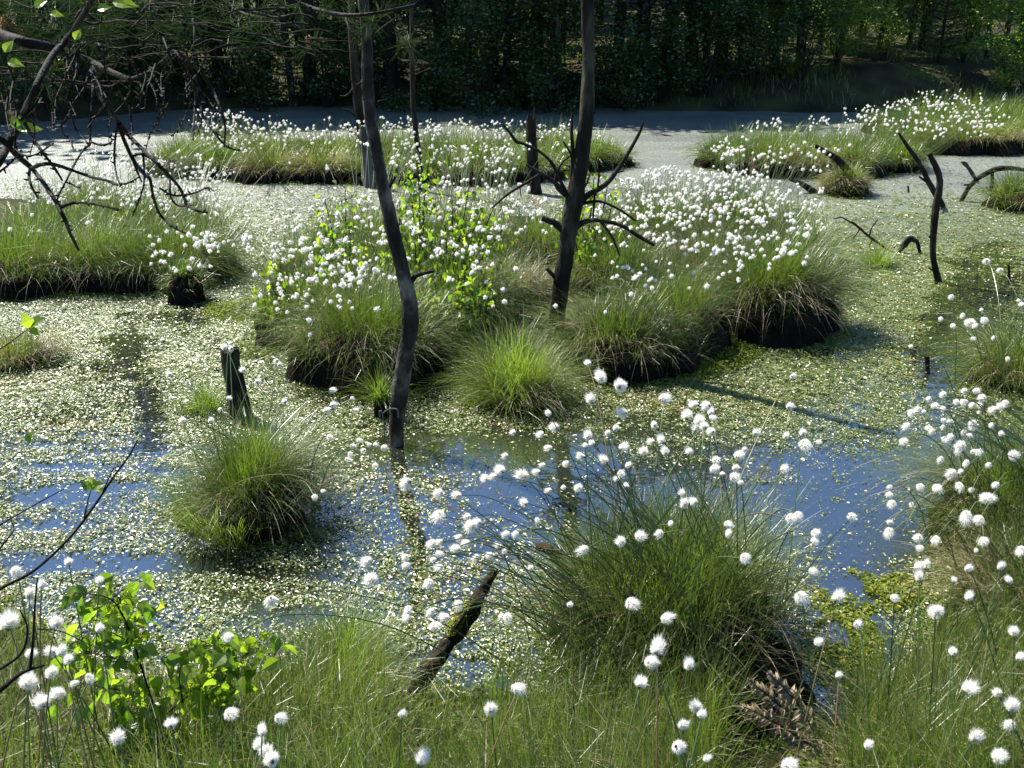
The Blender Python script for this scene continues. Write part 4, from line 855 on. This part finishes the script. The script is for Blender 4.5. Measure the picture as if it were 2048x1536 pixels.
pine_branch('thick knobbly pine branch reaching in from the left with long hanging twigs', (-80, 50), 2.0, [
    ([(-80, 45), (0, 70), (50, 85), (110, 98), (170, 120), (215, 140), (260, 160)], 28, 11),
    (S([(560, 400), (600, 570), (660, 660), (700, 720), (780, 820), (860, 900), (950, 990), (1020, 1060), (1080, 1130), (1105, 1190), (1120, 1230), (1180, 1265), (1245, 1275)]), 11, 4),
    (S([(715, 745), (740, 830), (800, 960), (860, 1040), (900, 1080), (920, 1180), (950, 1270), (1000, 1330), (1060, 1375), (1112, 1400)]), 9, 4),
    (S([(705, 740), (690, 850), (688, 980), (710, 1085), (755, 1103), (825, 1070)]), 5, 3), (S([(800, 970), (850, 1090)]), 5, 4), (S([(855, 895), (865, 1000), (862, 1110), (830, 1210), (797, 1295)]), 5, 3),
    (S([(800, 935), (850, 925), (900, 950)]), 5, 4), (S([(1020, 1065), (1025, 1180), (1060, 1230), (1100, 1235), (1160, 1230)]), 5, 3), (S([(960, 1130), (1030, 1170), (1110, 1170), (1190, 1150), (1245, 1125), (1285, 1148)]), 5, 3),
    (S([(560, 480), (555, 620), (540, 760), (540, 860), (500, 900), (450, 980), (400, 1080), (345, 1190), (370, 1245)]), 7, 3), (S([(400, 1095), (440, 1110), (475, 1132)]), 4, 2), (S([(540, 850), (600, 870), (650, 865), (680, 835)]), 5, 3), (S([(370, 740), (370, 790), (420, 840), (440, 890)]), 4, 3), (S([(480, 560), (430, 660), (365, 760)]), 6, 4),
    (S([(420, 680), (460, 780), (530, 860)]), 4, 3),
    (S([(1050, 310), (1110, 420), (1170, 540), (1165, 700), (1158, 840)]), 8, 4), (S([(1200, 620), (1220, 700), (1265, 770), (1320, 840), (1370, 885), (1440, 905)]), 6, 3), (S([(1210, 430), (1270, 530), (1315, 630), (1350, 750), (1345, 880)]), 7, 4), (S([(1280, 790), (1350, 830)]), 4, 2),
    (S([(780, 480), (900, 430), (1000, 350), (1050, 310), (1140, 380), (1210, 430)]), 9, 6)],
    tf, [(22, 48, (.5, 0, -1)), (38, 62, (.7, 0, -1)), (8, 60, (.3, 0, 1))], ex)
pine_branch('forked bare branch hanging down at the far left edge', (-60, 240), 1.7, [
    (S([(-150, 720), (0, 830), (90, 920), (190, 1010), (270, 1110), (350, 1240), (390, 1320), (420, 1400), (470, 1500)]), 13, 6), (S([(190, 1010), (240, 990), (310, 985), (430, 1020), (540, 1060), (630, 1080), (705, 1110)]), 9, 5),
    (S([(355, 1250), (410, 1225), (480, 1215), (600, 1230), (710, 1260)]), 8, 5), (S([(180, 1015), (175, 1070), (195, 1130), (228, 1190)]), 7, 4), (S([(-60, 1040), (0, 960), (60, 850), (140, 700), (190, 580), (240, 470), (310, 340), (400, 240), (480, 120), (560, -20)]), 19, 10),
    *[(lambda x, y, a: ([(x, y), (x+18*math.cos(a)+4, y+26), (x+34*math.cos(a)+random.uniform(-8, 8), y+58), (x+46*math.cos(a)+random.uniform(-14, 14), y+random.uniform(76, 110))], random.uniform(3, 5.5), 1.8))(random.uniform(0, 430), random.uniform(60, 210), random.uniform(0, PI)) for _ in range(34)],
    (S([(150, 740), (200, 830), (260, 920), (320, 1000), (372, 1080)]), 8, 5), (S([(90, 830), (100, 900), (160, 935), (230, 920), (320, 860)]), 5, 3), (S([(120, 720), (170, 690), (220, 640), (250, 590)]), 7, 4), (S([(0, 1030), (60, 980), (130, 900)]), 5, 4)],
    [], [], (), [(40, 262, .2, -1, 36), (42, 262, .8, -.1, 40), (38, 258, -.4, -.8, 30), (225, 5, 1, .1, 46), (70, 15, .6, -.4, 26), (100, 28, 1, .1, 24), (10, 105, .4, -.6, 28), (15, 125, 1, .2, 30), (150, 80, .4, -.7, 24), (195, 20, .7, -.2, 26)])
pine_branch('needled pine twigs hanging over the top of the leaning trunk', (520, -60), 2.6, [
    ([(500, -60), (560, -10), (620, 15), (690, 30), (760, 25), (830, 10)], 12, 5), ([(620, 15), (640, 50), (625, 90), (610, 100)], 6, 4), ([(690, 30), (700, 60), (720, 80)], 5, 4), ([(400, -30), (470, 20), (530, 35), (590, 30)], 7, 4), ([(590, 70), (560, 90), (520, 70)], 4, 3), ([(760, 25), (790, 60), (812, 92)], 4, 3)],
    [(610, 98, (-1, 0, -.2), 34), (628, 90, (.9, 0, .3), 34), (812, 88, (-1, 0, -.1), 26), (815, 80, (.9, 0, .6), 30), (820, 95, (.3, 0, -1), 20), (720, 60, (-.6, 0, -.5), 34), (690, 40, (-1, 0, .4), 34), (740, 40, (.8, 0, -.3), 34), (700, 15, (0, 0, 1), 30), (650, 20, (.5, 0, .5), 30), (560, 0, (-.5, 0, .6), 30), (770, 20, (.5, 0, .7), 30), (520, 30, (-.8, 0, -.3), 26), (600, 30, (0.1, 0, -1), 26)],
    [(618, 95, (0, 0, 1))])

# dead fern frond on the right bank
b = ground_at(1640, 1500); root = thing('dead_fern', b, 'dry brown fern frond lying below the largest foreground tussock', 'fern'); mr = MB(); ml = MB()
for k, (pts) in enumerate([[(1645, 1510), (1590, 1440), (1545, 1400), (1495, 1358)], [(1645, 1510), (1610, 1430), (1570, 1380), (1535, 1345)], [(1645, 1510), (1590, 1470), (1530, 1435), (1480, 1410)]]):
    q = [P(x, y, 2.16-.02*k) for x, y in pts]; c = catmull(q, 8); tube(mr, c, np.linspace(.003, .001, len(c)), 4, 1)
    tn = np.gradient(c, axis=0)
    for i in range(1, len(c)):
        for s in (-1, 1):
            d = np.cross(tn[i], [0, -.5, 1]); d = d/np.linalg.norm(d)*s+tn[i]/np.linalg.norm(tn[i])*.5
            for off in (0, .33, .66): ovate(ml, c[i]-tn[i]*off, d+np.random.default_rng(i).normal(0, .25, 3), np.array([random.gauss(0, .4), -.6, .7]), .038*random.uniform(.6, 1.2)*math.sin(PI*(.15+.8*i/len(c))), random.random()*.7, .42)
mr.obj('stem', M_TWIG, root, origin=b); ml.obj('fronds', M_TAN, root, origin=b)

# ------------------------------------------------------------------ forest on the far bank
def leafcloud(mb, centers, rad, n, size, rnd_lo=0, rnd_hi=1, flat=.7, mat=0):
    c = np.asarray(centers); k = rng.integers(0, len(c), n); v = rng.normal(size=(n, 3)); v /= np.linalg.norm(v, axis=1)[:, None]
    r = np.asarray(rad)[k] if np.ndim(rad) else np.full(n, rad)
    p = c[k]+v*(r*rng.random(n)**.5)[:, None]*np.array([1, 1, flat])
    leaf_quads(mb, p[:, 0], p[:, 1], p[:, 2], size*rng.uniform(.6, 1.4, n), np.abs(rng.normal(0, .8, n)), np.clip(rnd_lo+(rnd_hi-rnd_lo)*(.6*rng.random(n)+.4*rng.random(len(c))[k]), 0, 1), mat)
def tree_template(kind, seed):
    g = random.Random(seed); tr = MB(); cr = MB(); br = MB()
    if kind == 'pine':
        hgt = g.uniform(6.2, 7.6); x1, y1 = g.uniform(-.4, .4), g.uniform(-.3, .3)
        tube(tr, [(0, 0, -.4), (0, 0, .4), (x1*.3, y1*.3, 3), (x1, y1, hgt*.7), (x1, y1, hgt)], [.17, .14, .125, .09, .03], 9, 5, rough=.06)
        cs = []; rs = []
        for i in range(24):
            z = g.uniform(.5, 4.6); a = g.uniform(0, 6.28); l = g.uniform(.5, 1.6)
            tube(tr, [(x1*.3, y1*.3, z), (math.cos(a)*l*.5, math.sin(a)*l*.5, z+g.uniform(-.1, .15)), (math.cos(a)*l, math.sin(a)*l, z-g.uniform(0, .4))], [.02, .012, .005], 4, 3)
            if g.random() < .45: cs.append((math.cos(a)*l, math.sin(a)*l, z-.1)); rs.append(.35)
        if cs: leafcloud(cr, cs, np.array(rs), 900, .06)
        cs = []; rs = []
        for i in range(34):
            z = g.uniform(2.6, hgt+.3); a = g.uniform(0, 6.28); l = g.uniform(.3, 2.0)*(1.15-(z-3.6)/(hgt-2.6)*.7); cs.append((x1+math.cos(a)*l, y1+math.sin(a)*l, z)); rs.append(g.uniform(.4, .8))
        leafcloud(cr, cs, np.array(rs), 3600, .17, flat=.45)
    elif kind in ('birch', 'sunny'):
        hgt = g.uniform(5.5, 6.8); x1, y1 = g.uniform(-.6, .6), g.uniform(-.6, .3)
        tube(tr, [(0, 0, -.4), (0, 0, .3), (x1*.3, y1*.3, 2.5), (x1*.8, y1*.8, hgt*.7), (x1, y1, hgt)], [.085, .07, .06, .04, .012], 8, 5, rough=.08)
        lo = []; up = []
        for i in range(46):
            z = g.uniform(.7, hgt); a = g.uniform(0, 6.28); l = g.uniform(.6, 1.7)*(1 if z < hgt*.6 else .6)
            e = (x1*z/hgt+math.cos(a)*l, y1*z/hgt+math.sin(a)*l, z+g.uniform(-.5, .35)); s = (x1*z/hgt, y1*z/hgt, z-.25)
            tube(tr, [s, ((s[0]+e[0])/2, (s[1]+e[1])/2, (s[2]+e[2])/2+.15), e], [.014, .009, .003], 4, 3)
            for t in (.55, .8, 1.0):
                q = tuple(s[j]+(e[j]-s[j])*t for j in range(3)); (lo if z < 3.2 else up).append(q)
        leafcloud(cr, lo, .45, 5200, .055); leafcloud(cr, up, .5, 3200, .12)
    elif 'shrub' in kind:
        cs = []
        for i in range(16):
            a = g.uniform(0, 6.28); l = g.uniform(.1, .8); z = g.uniform(.35, 1.8)
            tube(tr, [(0, 0, -.1), (math.cos(a)*l*.4, math.sin(a)*l*.4, z*.6), (math.cos(a)*l, math.sin(a)*l, z)], [.016, .010, .003], 4, 3); cs.append((math.cos(a)*l, math.sin(a)*l, z)); cs.append((math.cos(a)*l*.7, math.sin(a)*l*.7, z*.8))
        leafcloud(cr, cs, .30, 2300, .055)
    elif kind == 'fir':
        hgt = 3.0; tube(tr, [(0, 0, -.2), (0, 0, 1.2), (0, 0, hgt)], [.05, .035, .006], 7, 4)
        for i in range(15):
            z = .45+i*.17; l = 1.0*(1-z/hgt)+.1
            for k in range(7):
                a = k*.9+i*.5+g.uniform(-.15, .15); e = np.array([math.cos(a)*l, math.sin(a)*l, z+.18*l]); s = np.array([0, 0, z-.05]); tube(tr, [s, (s+e)/2, e], [.010, .007, .003], 4, 2)
                for t in np.linspace(.25, 1, 6): needles(cr, s+(e-s)*t, e-s+np.array([0, 0, .2]), 10, .075, .006)
    tm = tr.mesh('trunk', [M_PINEBARK if kind != 'birch' and kind != 'sunny' else M_BIRCHBARK], True); m = {'pine': M_NEEDLE, 'birch': M_FLEAF, 'sunny': M_FLEAF_LIT, 'shrub': M_FLEAF, 'lit_shrub': M_FLEAF_LIT, 'fir': M_SPRUCE}[kind]
    return tm, cr.mesh('crown', [m])
TEMP = {k: [tree_template(k, 40+i) for i in range(n)] for k, n in (('pine', 4), ('birch', 3), ('sunny', 3), ('shrub', 3), ('lit_shrub', 2), ('fir', 1))}
def plant(kind, px, dist, lab, cat, group, sc=1.0, name=None):
    x = (px-1024)*dist/2140.0; y = dist
    z = float(height(x, y)); tm, cm = random.choice(TEMP[kind])
    o = thing(name, (x, y, z-.03), lab, cat, group); o.rotation_euler = (0, 0, random.uniform(0, 6.28)); s = sc*random.uniform(.88, 1.12); o.scale = (s, s, s)
    for nm, me in (('trunk' if 'shrub' not in kind else 'stems', tm), ('crown' if 'shrub' not in kind else 'foliage', cm)):
        c = bpy.data.objects.new(nm, me); COL.objects.link(c); c.parent = o
def row(kind, spots, name, cat, group, lab, sc=1.0):
    spots = sorted(spots)
    for i, (px, d) in enumerate(spots): plant(kind, px, d, lab.format(od[i]), cat, group, sc, name)
row('pine', [(-60, 20.0), (45, 21), (140, 20), (255, 20.5), (330, 22), (425, 21), (520, 22.5), (610, 21.2), (690, 23), (775, 21.5), (880, 22.5), (985, 21.5), (1075, 23), (1240, 22), (1290, 23.5), (1345, 21.6), (1390, 23), (1450, 22.4), (1545, 27), (1640, 29), (1730, 30), (1800, 31), (1860, 28), (1960, 30), (2060, 28)], 'pine_tree', 'pine tree', 'pine trees on the far bank', '{} tall dark pine from the left on the shaded far bank')
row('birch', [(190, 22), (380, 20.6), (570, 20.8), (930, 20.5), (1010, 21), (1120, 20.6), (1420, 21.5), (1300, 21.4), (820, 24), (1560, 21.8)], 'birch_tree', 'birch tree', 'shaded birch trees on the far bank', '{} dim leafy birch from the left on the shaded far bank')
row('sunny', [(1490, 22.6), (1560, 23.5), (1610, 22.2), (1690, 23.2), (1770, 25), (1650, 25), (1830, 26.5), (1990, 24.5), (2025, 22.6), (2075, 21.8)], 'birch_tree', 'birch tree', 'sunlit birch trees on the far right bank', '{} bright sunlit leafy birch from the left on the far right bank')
row('shrub', [(60, 18.6), (160, 19.2), (300, 20.2), (440, 20.8), (500, 20.2), (640, 20.6), (740, 20.4), (860, 20), (960, 19.6), (1050, 20.2), (1100, 19.7), (1190, 20.4), (1260, 20.1), (1330, 20.4), (1430, 20.5), (1520, 20.8), (1620, 21.2)], 'shrub', 'shrub', 'shrubs along the far shore', '{} dark leafy shrub from the left along the far shore')
row('lit_shrub', [(1575, 21.6), (1685, 22.6), (1785, 23.4), (1945, 23.4), (2045, 21.2)], 'shrub', 'shrub', 'light green shrubs on the sunlit right bank', '{} light green shrub from the left on the sunlit right bank', .8)
plant('fir', 1895, 23.5, 'grey green young conifer on the sunlit right bank', 'conifer', None, .85, 'young_conifer')
# deep wood behind: reads as one mass
mb = MB(); cs = []; n = 0
for i in range(210):
    x = random.uniform(-34, 34); y = random.uniform(24, 50)
    if abs(x) < .56*y+1.5 and y < 25.5: continue
    if x > .12*y and y < 36: continue
    z = float(height(x, y)); hgt = min(random.uniform(7, 11), (y-5)*.36)
    tube(mb, [(x, y, z-.3), (x+random.gauss(0, .2), y, z+4), (x+random.gauss(0, .4), y, z+hgt)], [.13, .11, .03], 6, 3, rough=.05, mat=0)
    cc = [(x+random.gauss(0, 1), y+random.gauss(0, 1), z+random.uniform(.35, 1)*hgt) for _ in range(14)]; leafcloud(mb, cc, 1.0, 620, .28, mat=1)
    cc = [(x+random.gauss(0, .8), y+random.gauss(0, .8), z+random.uniform(.3, 3.2)) for _ in range(14)]; leafcloud(mb, cc, .6, 1000, .085, mat=1)
# tall side stands outside the view that shade the shore
for i in range(40):
    x = random.uniform(-24, -12); y = random.uniform(17, 26); z = float(height(x, y)); hgt = random.uniform(8, 11)
    if abs(x) < .56*y+1: continue
    tube(mb, [(x, y, z-.3), (x, y, z+4), (x, y, z+hgt)], [.13, .11, .03], 6, 3, rough=.05, mat=0)
    cc = [(x+random.gauss(0, 1), y+random.gauss(0, 1), z+random.uniform(.3, 1)*hgt) for _ in range(14)]; leafcloud(mb, cc, .9, 500, .26, mat=1)
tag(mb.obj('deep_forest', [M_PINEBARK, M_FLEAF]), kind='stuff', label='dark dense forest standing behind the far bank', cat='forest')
# forest floor grass and litter on the far bank
mb = MB(); n = 16000; x = rng.uniform(-12, 14, n); y = rng.uniform(17, 26, n); hz = height(x, y); k = (hz > .05) & (fbm(x*.8, y*.8, 91) > .42); x, y, hz = x[k], y[k], hz[k]; n = len(x)
blades(mb, np.stack([x, y, hz-.02], -1), rng.uniform(0, 6.28, n), rng.uniform(0, .4, n), rng.uniform(.5, 1.6, n), rng.uniform(.15, .45, n), np.full(n, .014), np.clip(rng.normal(.6, .25, n), 0, 1), 3)
tag(mb.obj('shore_grass', M_GRASS), kind='stuff', label='sparse grass on the far forest shore', cat='grass')

# ------------------------------------------------------------------ light, sky, camera
EL, AZ = math.radians(54), math.radians(-52)      # azimuth from +Y, negative = left
sd = np.array([math.sin(AZ)*math.cos(EL), math.cos(AZ)*math.cos(EL), math.sin(EL)])
from mathutils import Vector
li = bpy.data.lights.new('sun', 'SUN'); li.energy = 5.0; li.angle = math.radians(.53); li.color = (1, .96, .88)
lo = bpy.data.objects.new('sun', li); COL.objects.link(lo); lo.rotation_euler = Vector(-sd).to_track_quat('-Z', 'Y').to_euler(); lo.location = (-8, 8, 20)
w = bpy.data.worlds.new('World'); scene.world = w; w.use_nodes = True; nt = w.node_tree
for n in list(nt.nodes): nt.nodes.remove(n)
sk = nt.nodes.new('ShaderNodeTexSky'); sk.sky_type = 'NISHITA'; sk.sun_disc = False; sk.sun_elevation = EL; sk.sun_rotation = AZ % (2*PI)
sk.air_density = 1.0; sk.dust_density = .1; sk.ozone_density = 9.0
bg = nt.nodes.new('ShaderNodeBackground'); bg.inputs['Strength'].default_value = .095; ow = nt.nodes.new('ShaderNodeOutputWorld')
nt.links.new(sk.outputs[0], bg.inputs[0]); nt.links.new(bg.outputs[0], ow.inputs[0])
cam = bpy.data.cameras.new('camera'); cam.sensor_width = 36; cam.lens = 36*F/2048; cam.clip_start = .05; cam.clip_end = 1000
co = bpy.data.objects.new('camera', cam); COL.objects.link(co); co.location = (0, 0, H); co.rotation_euler = (math.radians(90)-PITCH, 0, 0); scene.camera = co
scene.view_settings.view_transform = 'Standard'; scene.view_settings.look = 'None'; scene.view_settings.gamma = 1; scene.view_settings.exposure = 1.6
scene.render.resolution_x, scene.render.resolution_y = 1024, 768
